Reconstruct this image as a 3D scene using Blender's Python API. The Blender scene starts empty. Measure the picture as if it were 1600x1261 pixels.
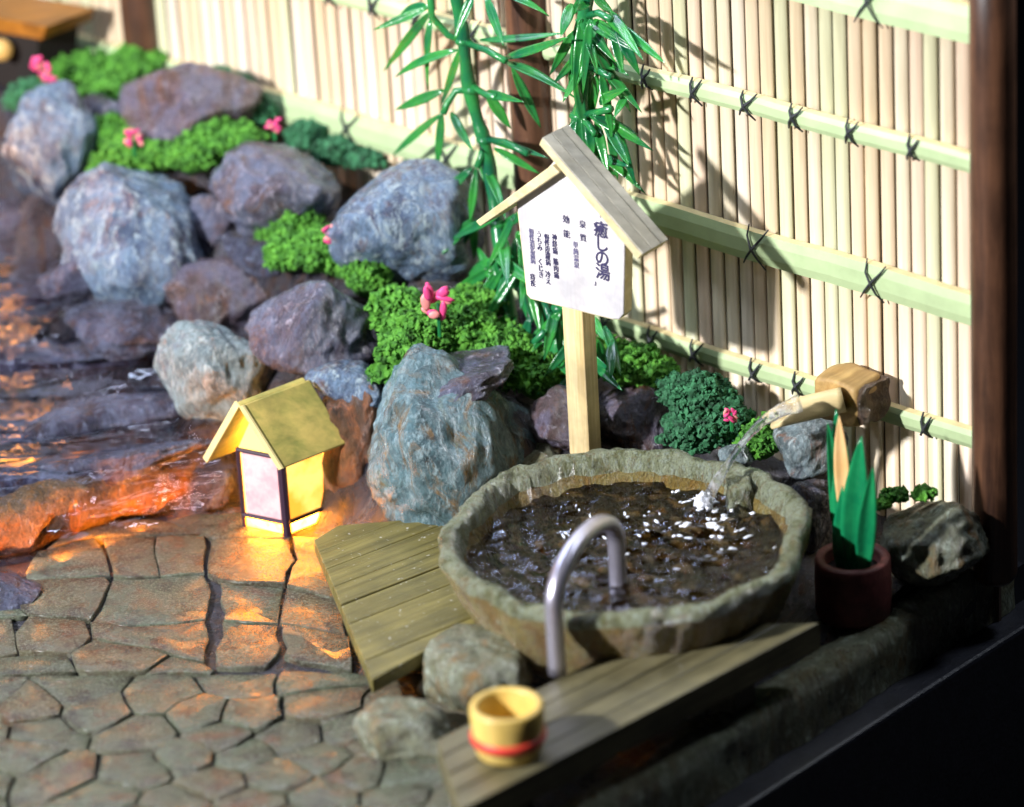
import bpy, bmesh, math, random
import numpy as np
from mathutils import Vector, noise as mn

SC = bpy.context.scene
COL = SC.collection
rnd = random.Random(11)

# ------------------------------------------------------------------ camera
FPX = 6408.0
PITCH, ROLL, DIST = math.radians(25.04), math.radians(3.387), 66.0
Fv = np.array([0, math.cos(PITCH), -math.sin(PITCH)])
_R0 = np.array([1., 0, 0]); _D0 = np.array([0, -math.sin(PITCH), -math.cos(PITCH)])
Rv = math.cos(ROLL)*_R0 + math.sin(ROLL)*_D0
Dv = math.cos(ROLL)*_D0 - math.sin(ROLL)*_R0
CAM = -Fv*DIST
cd = bpy.data.cameras.new('camera'); cam = bpy.data.objects.new('camera', cd); COL.objects.link(cam)
from mathutils import Matrix
M = Matrix(((Rv[0], -Dv[0], -Fv[0], CAM[0]), (Rv[1], -Dv[1], -Fv[1], CAM[1]), (Rv[2], -Dv[2], -Fv[2], CAM[2]), (0, 0, 0, 1)))
cam.matrix_world = M
cd.sensor_width = 36; cd.lens = FPX*36/1600
cd.clip_start = 1; cd.clip_end = 600
cd.dof.use_dof = True; cd.dof.focus_distance = 60.3; cd.dof.aperture_fstop = cd.lens/1000/1.02
SC.camera = cam

# ------------------------------------------------------------------ world and lamps
W = bpy.data.worlds.new('World'); SC.world = W; W.use_nodes = True
W.node_tree.nodes['Background'].inputs[0].default_value = (0.45, 0.55, 0.8, 1)
W.node_tree.nodes['Background'].inputs[1].default_value = 0.004
SC.view_settings.view_transform = 'Standard'; SC.view_settings.look = 'None'
SC.view_settings.exposure = 0.0; SC.view_settings.gamma = 1.0


def aim(o, loc, tgt):
    o.location = loc
    o.rotation_euler = (Vector(tgt)-Vector(loc)).to_track_quat('-Z', 'Y').to_euler()


def lamp(name, kind, loc, tgt, energy, color, **kw):
    l = bpy.data.lights.new(name, kind); l.energy = energy; l.color = color
    for k, v in kw.items(): setattr(l, k, v)
    o = bpy.data.objects.new(name, l); COL.objects.link(o)
    if kind == 'POINT': o.location = loc
    else: aim(o, loc, tgt)
    return o


KD = np.array([-.72, -.51, .47]); KD /= np.linalg.norm(KD)
KC = np.array([2.0, -4.5, 2.5])
lamp('key_lamp', 'SPOT', tuple(KC+KD*38), tuple(KC), 118000, (.98, .97, 1.0), shadow_soft_size=.85, spot_size=math.radians(70), spot_blend=.3)
lamp('top_lamp', 'AREA', (-6.0, -1.0, 17), (-1, -4, 0), 1100, (.66, .76, 1.0), shape='RECTANGLE', size=9, size_y=.8)
lamp('front_fill_lamp', 'AREA', (-20, -36, 26), (0, -5, 0), 330, (.9, .93, 1.0), shape='SQUARE', size=16)

lamp('sheen_fill_lamp', 'AREA', (-9, 8, 16), (-4, -2, 1), 1300, (.62, .72, 1.0), shape='SQUARE', size=11)  # unseen lamp added to give the pool water a bluish sheen
lamp('rear_fill_lamp', 'AREA', (12.1, -4.9, 14), (3, -11, 0), 750, (.8, .88, 1.0), shape='SQUARE', size=2.0)  # unseen lamp added to brighten the top of the kerb
for i in range(14):                     # the strip of light emitting diodes under the lid of the display box
    q = i/13; p = (-3.9+9.0*q, 1.9-8.65*q, 10.3)
    lamp('strip_lamp', 'AREA', p, (p[0]+.4, p[1]-.8, 0), 22, (.76, .84, 1.0), shape='RECTANGLE', size=.42, size_y=.22)


def ray(x, y):
    d = Fv*FPX + Rv*(x-800) + Dv*(y-630.5)
    return d/np.linalg.norm(d)


def G(x, y, z=0.):                      # picture point to the level z
    d = ray(x, y); return CAM + d*((z-CAM[2])/d[2])


AZ = math.radians(46.1)
U = np.array([-math.sin(AZ), math.cos(AZ), 0]); Wd = np.array([math.cos(AZ), math.sin(AZ), 0])
P0 = G(1545, 893); Z3 = np.array([0, 0, 1.])


def T(x, y, t=0.):                      # picture point to the upright plane t in front of the fence
    d = ray(x, y); return CAM + d*(((P0-Wd*t-CAM)@Wd)/(d@Wd))


def ST(s, t, z=0.): return P0 + U*s - Wd*t + Z3*z
def st(P):
    v = np.asarray(P)-P0; return float(v@U), float(-(v@Wd))
def upx(P): return float((np.asarray(P)-CAM)@Fv)/FPX      # size of a picture point there


# ------------------------------------------------------------------ object helpers
ORG = {}


def tag(o, label=None, cat=None, group=None, kind=None):
    if label: o['label'] = label
    if cat: o['category'] = cat
    if group: o['group'] = group
    if kind: o['kind'] = kind
    return o


def empty(name, loc, label, cat, group=None):
    o = bpy.data.objects.new(name, None); COL.objects.link(o)
    o.location = tuple(float(v) for v in loc); o.empty_display_size = .2
    ORG[o.name] = np.array(loc, float)
    return tag(o, label, cat, group)


def obj(name, V, Fc, mat, parent=None, origin=None, smooth=False, mats=None, midx=None):
    V = np.asarray(V, float)
    if origin is None:
        origin = ORG[parent.name] if parent else np.array([V[:, 0].mean(), V[:, 1].mean(), V[:, 2].min()])
    origin = np.asarray(origin, float)
    me = bpy.data.meshes.new(name)
    me.from_pydata((V-origin).tolist(), [], [tuple(int(i) for i in f) for f in Fc])
    for m in (mats or [mat]): me.materials.append(m)
    if midx is not None: me.polygons.foreach_set('material_index', midx)
    if smooth: me.polygons.foreach_set('use_smooth', [True]*len(me.polygons))
    me.update()
    bm = bmesh.new(); bm.from_mesh(me); bmesh.ops.recalc_face_normals(bm, faces=bm.faces); bm.to_mesh(me); bm.free()
    o = bpy.data.objects.new(name, me); COL.objects.link(o)
    if parent:
        o.parent = parent; o.location = tuple(origin-ORG[parent.name])
    else: o.location = tuple(origin)
    ORG[o.name] = origin
    return o


class MB:
    def __init__(s): s.V = []; s.F = []; s.M = []
    def add(s, V, F, m=0):
        b = len(s.V); s.V += [list(map(float, v)) for v in V]; s.F += [tuple(i+b for i in f) for f in F]; s.M += [m]*len(F)
    def box(s, c, ax, ay, az, h, m=0):
        c = np.asarray(c, float); ax, ay, az = (np.asarray(a, float)*k for a, k in zip((ax, ay, az), h))
        V = [c+i*ax+j*ay+k*az for i in (-1, 1) for j in (-1, 1) for k in (-1, 1)]
        s.add(V, [(0, 1, 3, 2), (4, 6, 7, 5), (0, 4, 5, 1), (2, 3, 7, 6), (0, 2, 6, 4), (1, 5, 7, 3)], m)
    def prism(s, P, d, m=0):            # polygon P moved by d
        P = [np.asarray(p, float) for p in P]; n = len(P); d = np.asarray(d, float)
        s.add(P+[p+d for p in P], [tuple(range(n)), tuple(range(2*n-1, n-1, -1))]+[(i, (i+1) % n, n+(i+1) % n, n+i) for i in range(n)], m)
    def tube(s, pts, rad, n=10, m=0, cap=True, flat=1.0):
        pts = [np.asarray(p, float) for p in pts]; k = len(pts)
        if not hasattr(rad, '__len__'): rad = [rad]*k
        t0 = pts[1]-pts[0]; t0 /= np.linalg.norm(t0)
        a = np.cross(t0, [0, 0, 1.]); a = a if np.linalg.norm(a) > .1 else np.cross(t0, [0, 1., 0]); a /= np.linalg.norm(a)
        V = []
        for i in range(k):
            t = pts[min(i+1, k-1)]-pts[max(i-1, 0)]; t /= np.linalg.norm(t)
            a = a-t*(a@t); a /= np.linalg.norm(a); b = np.cross(t, a)
            for j in range(n):
                q = 2*math.pi*j/n; V.append(pts[i]+rad[i]*(math.cos(q)*a+flat*math.sin(q)*b))
        F = [(i*n+j, i*n+(j+1) % n, (i+1)*n+(j+1) % n, (i+1)*n+j) for i in range(k-1) for j in range(n)]
        if cap: F += [tuple(range(n-1, -1, -1)), tuple((k-1)*n+j for j in range(n))]
        s.add(V, F, m)
    def lathe(s, c, prof, n=40, m=0, fn=None, closed=False):
        V = []; c = np.asarray(c, float)
        for i, (r, z) in enumerate(prof):
            for j in range(n):
                q = 2*math.pi*j/n; v = np.array([r*math.cos(q), r*math.sin(q), z])
                V.append(c+(fn(v, q, i) if fn else v))
        k = len(prof)
        F = [(i*n+j, i*n+(j+1) % n, (i+1)*n+(j+1) % n, (i+1)*n+j) for i in range(k-1) for j in range(n)]
        if not closed: F += [tuple(range(n-1, -1, -1)), tuple((k-1)*n+j for j in range(n))]
        s.add(V, F, m)
    def build(s, name, mat, parent=None, smooth=False, mats=None, origin=None):
        return obj(name, s.V, s.F, mat, parent, origin, smooth, mats, s.M if mats else None)


def bevel(o, w, seg=2):
    m = o.modifiers.new('bevel', 'BEVEL'); m.width = w; m.segments = seg; m.limit_method = 'ANGLE'; m.angle_limit = math.radians(40)
    return o


def ico(sub):
    bm = bmesh.new(); bmesh.ops.create_icosphere(bm, subdivisions=sub, radius=1)
    V = np.array([v.co[:] for v in bm.verts]); F = np.array([[v.index for v in f.verts] for f in bm.faces]); bm.free()
    return V, F


ICO1, ICO2, ICO3, ICO5 = ico(1), ico(2), ico(3), ico(5)

# ------------------------------------------------------------------ materials


def nt(name):
    m = bpy.data.materials.new(name); m.use_nodes = True
    t = m.node_tree; return m, t, t.nodes, t.links, t.nodes['Principled BSDF']


def ramp(N, stops, interp='LINEAR'):
    r = N.new('ShaderNodeValToRGB'); r.color_ramp.interpolation = interp
    e = r.color_ramp.elements
    while len(e) < len(stops): e.new(.5)
    for k, (p, c) in zip(e, stops): k.position = p; k.color = (*c, 1)
    return r


def coords(N, L, scale=(1, 1, 1), rot=(0, 0, 0), vary=True, src='Object'):
    tc = N.new('ShaderNodeTexCoord'); mp = N.new('ShaderNodeMapping')
    mp.inputs['Scale'].default_value = scale; mp.inputs['Rotation'].default_value = rot
    if vary:
        oi = N.new('ShaderNodeObjectInfo'); mu = N.new('ShaderNodeMath'); mu.operation = 'MULTIPLY'; mu.inputs[1].default_value = 37.0
        L.new(oi.outputs['Random'], mu.inputs[0]); ad = N.new('ShaderNodeVectorMath'); ad.operation = 'ADD'
        L.new(tc.outputs[src], ad.inputs[0]); L.new(mu.outputs[0], ad.inputs[1]); L.new(ad.outputs[0], mp.inputs['Vector'])
    else: L.new(tc.outputs[src], mp.inputs['Vector'])
    return mp.outputs[0]


def noi(N, L, vec, scale, detail=6, rough=.6, dist=0):
    n = N.new('ShaderNodeTexNoise'); n.inputs['Scale'].default_value = scale; n.inputs['Detail'].default_value = detail
    n.inputs['Roughness'].default_value = rough; n.inputs['Distortion'].default_value = dist; L.new(vec, n.inputs['Vector']); return n


def mix(N, L, fac, a, b, mode='MIX'):
    m = N.new('ShaderNodeMix'); m.data_type = 'RGBA'; m.blend_type = mode
    for s, v in ((0, fac), (6, a), (7, b)):
        if hasattr(v, 'links'): L.new(v, m.inputs[s])
        else: m.inputs[s].default_value = v if s == 0 else (*v, 1)
    return m.outputs[2]


def rockmat(name, cols, rust=(.30, .10, .03), pale=(.45, .52, .46), rustamt=.5, paleamt=.5, rough=(.22, .6), bump=.65, sc=1.0, coat=.7):
    m, t, N, L, B = nt(name)
    v = coords(N, L, (1.35, 1.35, .62), (.35, .5, 0))
    n1 = noi(N, L, v, 1.1*sc, 8, .62, .6)
    k = len(cols); r1 = ramp(N, [(.30+.4*i/(k-1), c) for i, c in enumerate(cols)]); L.new(n1.outputs['Fac'], r1.inputs[0])
    n2 = noi(N, L, v, 1.7*sc, 6, .7, 1.2); r2 = ramp(N, [(.56-.1*rustamt, (0, 0, 0)), (.68-.1*rustamt, (1, 1, 1))]); L.new(n2.outputs['Color'], r2.inputs[0])
    c = mix(N, L, r2.outputs[0], r1.outputs[0], rust)
    n3 = noi(N, L, v, 5.5*sc, 10, .75, .4); r3 = ramp(N, [(.60-.12*paleamt, (0, 0, 0)), (.74-.12*paleamt, (1, 1, 1))]); L.new(n3.outputs['Fac'], r3.inputs[0])
    c = mix(N, L, r3.outputs[0], c, pale)
    n4 = noi(N, L, v, 14*sc, 8, .7); r4 = ramp(N, [(.30, (.25, .25, .25)), (.55, (1, 1, 1))]); L.new(n4.outputs['Fac'], r4.inputs[0])
    c = mix(N, L, .8, c, r4.outputs[0], 'MULTIPLY')
    L.new(c, B.inputs['Base Color'])
    rr = N.new('ShaderNodeMapRange'); rr.inputs[1].default_value = .35; rr.inputs[2].default_value = .65; rr.inputs[3].default_value = rough[0]; rr.inputs[4].default_value = rough[1]
    L.new(n2.outputs['Fac'], rr.inputs[0]); L.new(rr.outputs[0], B.inputs['Roughness'])
    ad = N.new('ShaderNodeMath'); ad.operation = 'ADD'; L.new(n3.outputs['Fac'], ad.inputs[0]); L.new(n4.outputs['Fac'], ad.inputs[1])
    b = N.new('ShaderNodeBump'); b.inputs['Strength'].default_value = bump; b.inputs['Distance'].default_value = .12
    B.inputs['Coat Weight'].default_value = coat; B.inputs['Coat Roughness'].default_value = .12; L.new(b.outputs[0], B.inputs['Coat Normal'])
    L.new(ad.outputs[0], b.inputs['Height']); L.new(b.outputs[0], B.inputs['Normal'])
    return m


MR = {}
MR['blue'] = rockmat('painted_rock_blue', [(.02, .02, .04), (.07, .10, .17), (.17, .26, .38), (.09, .09, .15)], rustamt=.25, rust=(.14, .07, .05), rough=(.10, .34), pale=(.42, .52, .56), paleamt=.8)
MR['teal'] = rockmat('painted_rock_teal', [(.02, .035, .045), (.07, .14, .16), (.14, .25, .29), (.12, .14, .06)], rustamt=.4, rough=(.10, .36), rust=(.22, .12, .03), pale=(.30, .42, .45), paleamt=.8)
MR['purple'] = rockmat('painted_rock_purple', [(.02, .018, .03), (.07, .06, .09), (.13, .15, .23), (.10, .075, .085)], rustamt=.3, rust=(.15, .075, .05), rough=(.10, .34), pale=(.40, .38, .46), paleamt=.5)
MR['brown'] = rockmat('painted_rock_brown', [(.02, .015, .02), (.09, .055, .055), (.13, .12, .18), (.09, .055, .05)], rustamt=.4, rust=(.17, .07, .03), rough=(.10, .34), pale=(.36, .34, .40), paleamt=.35)
MR['pale'] = rockmat('painted_rock_pale', [(.03, .04, .045), (.12, .16, .17), (.24, .32, .34), (.11, .11, .16)], rustamt=.15, rough=(.10, .34), pale=(.45, .52, .52), paleamt=.8)
MR['dark'] = rockmat('wet_sheen_rock_dark', [(.015, .015, .025), (.05, .05, .085), (.12, .135, .21), (.07, .05, .08)], rustamt=.5, rust=(.07, .025, .01), pale=(.28, .32, .46), paleamt=.45, rough=(.08, .35), bump=.8)  # bluish and pale tones put the wet highlights into the colour
MR['orange'] = rockmat('glow_tinted_rock', [(.03, .012, .006), (.10, .04, .012), (.16, .06, .02), (.05, .03, .02)], rustamt=.8, pale=(.3, .25, .2), paleamt=.0)  # the lantern's orange glow is put into this rock's colour
MR['olive'] = rockmat('step_stone_olive', [(.04, .035, .025), (.16, .16, .09), (.20, .22, .15), (.10, .09, .06)], rustamt=.5, rust=(.26, .14, .04), pale=(.42, .50, .42), paleamt=.6, rough=(.12, .5))
M_kerb = rockmat('kerb_stone', [(.04, .035, .02), (.14, .13, .07), (.20, .22, .14), (.10, .09, .06)], rustamt=.4, rust=(.16, .10, .03), pale=(.42, .48, .36), paleamt=.7, rough=(.2, .5), sc=.9)
M_ground = rockmat('wet_ground', [(.010, .010, .014), (.025, .024, .034), (.05, .05, .07), (.03, .02, .025)], rustamt=.6, rust=(.07, .03, .01), pale=(.10, .12, .09), paleamt=.2, rough=(.12, .45))


def flagmat(name='flagstone'):
    m, t, N, L, B = nt(name)
    v = coords(N, L); vw = coords(N, L, vary=False)
    n1 = noi(N, L, v, 2.2, 8, .7, .5); r1 = ramp(N, [(.3, (.02, .014, .012)), (.42, (.068, .06, .044)), (.55, (.12, .13, .092)), (.7, (.06, .042, .034))]); L.new(n1.outputs['Fac'], r1.inputs[0])
    oi = N.new('ShaderNodeObjectInfo'); r0 = ramp(N, [(0, (1.0, 1.0, .9)), (.35, (.9, 1.05, .95)), (.6, (1.15, .92, .75)), (.8, (.95, 1.0, .95)), (1, (.8, .78, .72))]); L.new(oi.outputs['Random'], r0.inputs[0])
    c = mix(N, L, .8, r1.outputs[0], r0.outputs[0], 'MULTIPLY')
    n2 = noi(N, L, v, 1.6, 6, .65, .8); r2 = ramp(N, [(.54, (0, 0, 0)), (.68, (1, 1, 1))]); L.new(n2.outputs['Color'], r2.inputs[0])
    c = mix(N, L, r2.outputs[0], c, (.15, .055, .022))
    n3 = noi(N, L, v, 22, 10, .85); r3 = ramp(N, [(.50, (0, 0, 0)), (.58, (1, 1, 1))]); L.new(n3.outputs['Fac'], r3.inputs[0])
    f3 = N.new('ShaderNodeMath'); f3.operation = 'MULTIPLY'; f3.inputs[1].default_value = .5; L.new(r3.outputs[0], f3.inputs[0])
    c = mix(N, L, f3.outputs[0], c, (.33, .37, .28))
    L.new(c, B.inputs['Base Color'])
    rr = N.new('ShaderNodeMapRange'); rr.inputs[1].default_value = .4; rr.inputs[2].default_value = .62; rr.inputs[3].default_value = .04; rr.inputs[4].default_value = .34
    n5 = noi(N, L, v, .9, 4, .6); L.new(n5.outputs['Fac'], rr.inputs[0]); L.new(rr.outputs[0], B.inputs['Roughness'])
    ad = N.new('ShaderNodeMath'); ad.operation = 'ADD'; L.new(n3.outputs['Fac'], ad.inputs[0]); L.new(n1.outputs['Fac'], ad.inputs[1])
    b = N.new('ShaderNodeBump'); b.inputs['Strength'].default_value = .75; b.inputs['Distance'].default_value = .1
    B.inputs['Coat Weight'].default_value = .22; B.inputs['Coat Roughness'].default_value = .2
    L.new(ad.outputs[0], b.inputs['Height']); L.new(b.outputs[0], B.inputs['Normal'])
    return m


M_flag = flagmat()


def woodmat(name, a, b, ang=0., stripe=9., rough=.5, bump=.25, vertical=False, speck=None, src='Object'):
    m, t, N, L, B = nt(name)
    sc = (stripe, stripe, .35) if vertical else (.35, stripe, stripe)
    tc = coords(N, L, (1, 1, 1), (0, 0, -ang), src=src)
    mp = N.new('ShaderNodeMapping'); mp.inputs['Scale'].default_value = sc; L.new(tc, mp.inputs['Vector'])
    n = noi(N, L, mp.outputs[0], 1.0, 8, .65, .3); r = ramp(N, [(.32, a), (.62, b)]); L.new(n.outputs['Fac'], r.inputs[0])
    c = r.outputs[0]
    n2 = noi(N, L, tc, 1.3, 4, .6); r2 = ramp(N, [(.35, (.65, .65, .65)), (.65, (1.15, 1.12, 1.05))]); L.new(n2.outputs['Fac'], r2.inputs[0])
    c = mix(N, L, .8, c, r2.outputs[0], 'MULTIPLY')
    if speck:
        n3 = noi(N, L, tc, 16, 4, .6); r3 = ramp(N, [(.66, (0, 0, 0)), (.70, (1, 1, 1))]); L.new(n3.outputs['Fac'], r3.inputs[0]); c = mix(N, L, r3.outputs[0], c, speck)
    L.new(c, B.inputs['Base Color']); B.inputs['Roughness'].default_value = rough
    bp = N.new('ShaderNodeBump'); bp.inputs['Strength'].default_value = bump; bp.inputs['Distance'].default_value = .05
    L.new(n.outputs['Fac'], bp.inputs['Height']); L.new(bp.outputs[0], B.inputs['Normal'])
    return m


def plain(name, col, rough=.5, metal=0, bump=0, bsc=20, var=.0, spec=.5, coat=0):
    m, t, N, L, B = nt(name)
    v = coords(N, L)
    n = noi(N, L, v, bsc*.25, 5, .6)
    r = ramp(N, [(.3, tuple(c*(1-var) for c in col)), (.7, tuple(min(1, c*(1+var)) for c in col))]); L.new(n.outputs['Fac'], r.inputs[0]); L.new(r.outputs[0], B.inputs['Base Color'])
    B.inputs['Roughness'].default_value = rough; B.inputs['Metallic'].default_value = metal; B.inputs['Specular IOR Level'].default_value = spec
    B.inputs['Coat Weight'].default_value = coat
    if bump:
        n2 = noi(N, L, v, bsc, 6, .6); b = N.new('ShaderNodeBump'); b.inputs['Strength'].default_value = bump; b.inputs['Distance'].default_value = .05
        L.new(n2.outputs['Fac'], b.inputs['Height']); L.new(b.outputs[0], B.inputs['Normal'])
    return m


def slatmat():
    m, t, N, L, B = nt('bamboo_slat')
    oi = N.new('ShaderNodeObjectInfo')
    r = ramp(N, [(0, (.72, .58, .38)), (.18, (.78, .61, .45)), (.36, (.78, .68, .49)), (.52, (.66, .65, .42)), (.68, (.80, .70, .55)), (.84, (.76, .60, .41)), (1, (.80, .71, .52))], 'CONSTANT'); L.new(oi.outputs['Random'], r.inputs[0])
    v = coords(N, L, (9, 9, .5)); n = noi(N, L, v, 1.5, 5, .6); r2 = ramp(N, [(.3, (.82, .80, .76)), (.65, (1, 1, 1))]); L.new(n.outputs['Fac'], r2.inputs[0])
    c = mix(N, L, 1.0, r.outputs[0], r2.outputs[0], 'MULTIPLY'); L.new(c, B.inputs['Base Color']); B.inputs['Roughness'].default_value = .45
    return m


M_slat = slatmat()
M_rail = plain('green_bamboo_rail', (.44, .56, .30), .45, var=.12, bump=.1, bsc=6)
M_railedge = plain('cut_bamboo_edge', (.62, .52, .26), .6, var=.15)
M_tie = plain('black_thread', (.02, .024, .028), .7)
M_back = plain('dark_backing', (.07, .045, .03), .8)
M_post = woodmat('stained_post', (.03, .014, .009), (.12, .055, .03), 0, 5, .38, .3, vertical=True)
M_black = plain('black_cloth', (.006, .006, .008), .8, bump=.4, bsc=30)
M_plinth = plain('dark_plinth', (.012, .013, .02), .45, bump=.3, bsc=12, var=.4)


def mossmat(name, a, b):
    m, t, N, L, B = nt(name); v = coords(N, L)
    n = noi(N, L, v, 5, 5, .7); r = ramp(N, [(.34, tuple(c*.45 for c in a)), (.45, a), (.62, b)]); L.new(n.outputs['Fac'], r.inputs[0]); L.new(r.outputs[0], B.inputs['Base Color'])
    B.inputs['Roughness'].default_value = .8; return m


M_moss = mossmat('bright_moss', (.04, .17, .012), (.11, .34, .03))
M_mossd = mossmat('dark_moss', (.015, .09, .035), (.04, .20, .08))
M_pink = plain('pink_petal', (.72, .06, .22), .5, var=.3, bsc=8)
M_pinkpale = plain('pale_pink_petal', (.80, .28, .26), .5, var=.2, bsc=8)


def leafmat(name, a, b, rough=.22):
    m, t, N, L, B = nt(name); v = coords(N, L)
    n = noi(N, L, v, 1.4, 4, .6); r = ramp(N, [(.35, a), (.65, b)]); L.new(n.outputs['Fac'], r.inputs[0]); L.new(r.outputs[0], B.inputs['Base Color'])
    B.inputs['Roughness'].default_value = rough; B.inputs['Subsurface Weight'].default_value = .0
    n2 = noi(N, L, v, 18, 3, .5); bp = N.new('ShaderNodeBump'); bp.inputs['Strength'].default_value = .12; bp.inputs['Distance'].default_value = .05
    L.new(n2.outputs['Fac'], bp.inputs['Height']); L.new(bp.outputs[0], B.inputs['Normal'])
    return m


M_leaf = leafmat('plastic_leaf', (.006, .10, .04), (.035, .25, .035))
M_stem = leafmat('plastic_stem', (.006, .10, .045), (.025, .22, .05), .25)
M_leaf2 = leafmat('pot_leaf', (.005, .16, .06), (.015, .27, .09), .14)
M_leaf3 = leafmat('peach_leaf', (.72, .42, .16), (.80, .52, .24), .4)


def watermat(name, tint, bump, bsc, scale=(1, 1, 1), rot=0, rough=.03, glossmul=1.0):
    m = bpy.data.materials.new(name); m.use_nodes = True; t = m.node_tree; N = t.nodes; L = t.links; N.clear()
    out = N.new('ShaderNodeOutputMaterial'); tr = N.new('ShaderNodeBsdfTransparent'); gl = N.new('ShaderNodeBsdfGlossy'); mx = N.new('ShaderNodeMixShader')
    tr.inputs[0].default_value = (*tint, 1); gl.inputs['Roughness'].default_value = rough; gl.inputs['Color'].default_value = (.9, .93, 1, 1)
    v = coords(N, L, scale, (0, 0, rot), vary=False)
    n = noi(N, L, v, bsc, 3, .5, .6); b = N.new('ShaderNodeBump'); b.inputs['Strength'].default_value = bump; b.inputs['Distance'].default_value = .25
    L.new(n.outputs['Fac'], b.inputs['Height']); L.new(b.outputs[0], gl.inputs['Normal'])
    fr = N.new('ShaderNodeFresnel'); fr.inputs['IOR'].default_value = 1.4; L.new(b.outputs[0], fr.inputs['Normal'])
    L.new(fr.outputs[0], mx.inputs[0]); L.new(tr.outputs[0], mx.inputs[1]); L.new(gl.outputs[0], mx.inputs[2]); L.new(mx.outputs[0], out.inputs['Surface'])
    return m


def emis(name, col, strength, col2=None, sc=2.0):
    m, t, N, L, B = nt(name)
    B.inputs['Base Color'].default_value = (*(c*.5 for c in col), 1); B.inputs['Roughness'].default_value = .5
    if col2:
        v = coords(N, L); n = noi(N, L, v, sc, 4, .6); r = ramp(N, [(.4, col), (.62, col2)]); L.new(n.outputs['Fac'], r.inputs[0]); L.new(r.outputs[0], B.inputs['Emission Color'])
    else: B.inputs['Emission Color'].default_value = (*col, 1)
    B.inputs['Emission Strength'].default_value = strength
    return m


# ------------------------------------------------------------------ setting: table, backdrop, plinth, kerb, ground
mb = MB(); mb.box((0, 10, -6), (1, 0, 0), (0, 1, 0), (0, 0, 1), (160, 160, .5)); tag(mb.build('table', M_black), kind='structure')

# base of the model: a square block whose corner lies under the right post
mb = MB()
mb.prism([ST(-.5, -1.2, -5.4), ST(34, -1.2, -5.4), ST(34, 34, -5.4), ST(-.5, 34, -5.4)], (0, 0, 4.55))
tag(bevel(mb.build('plinth', M_plinth), .06), kind='structure')
mb = MB()
mb.prism([ST(.02, -.9, -.85), ST(33.5, -.9, -.85), ST(33.5, 33.5, -.85), ST(.02, 33.5, -.85)], (0, 0, .6))
tag(mb.build('model_base', M_plinth), kind='structure')

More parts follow.
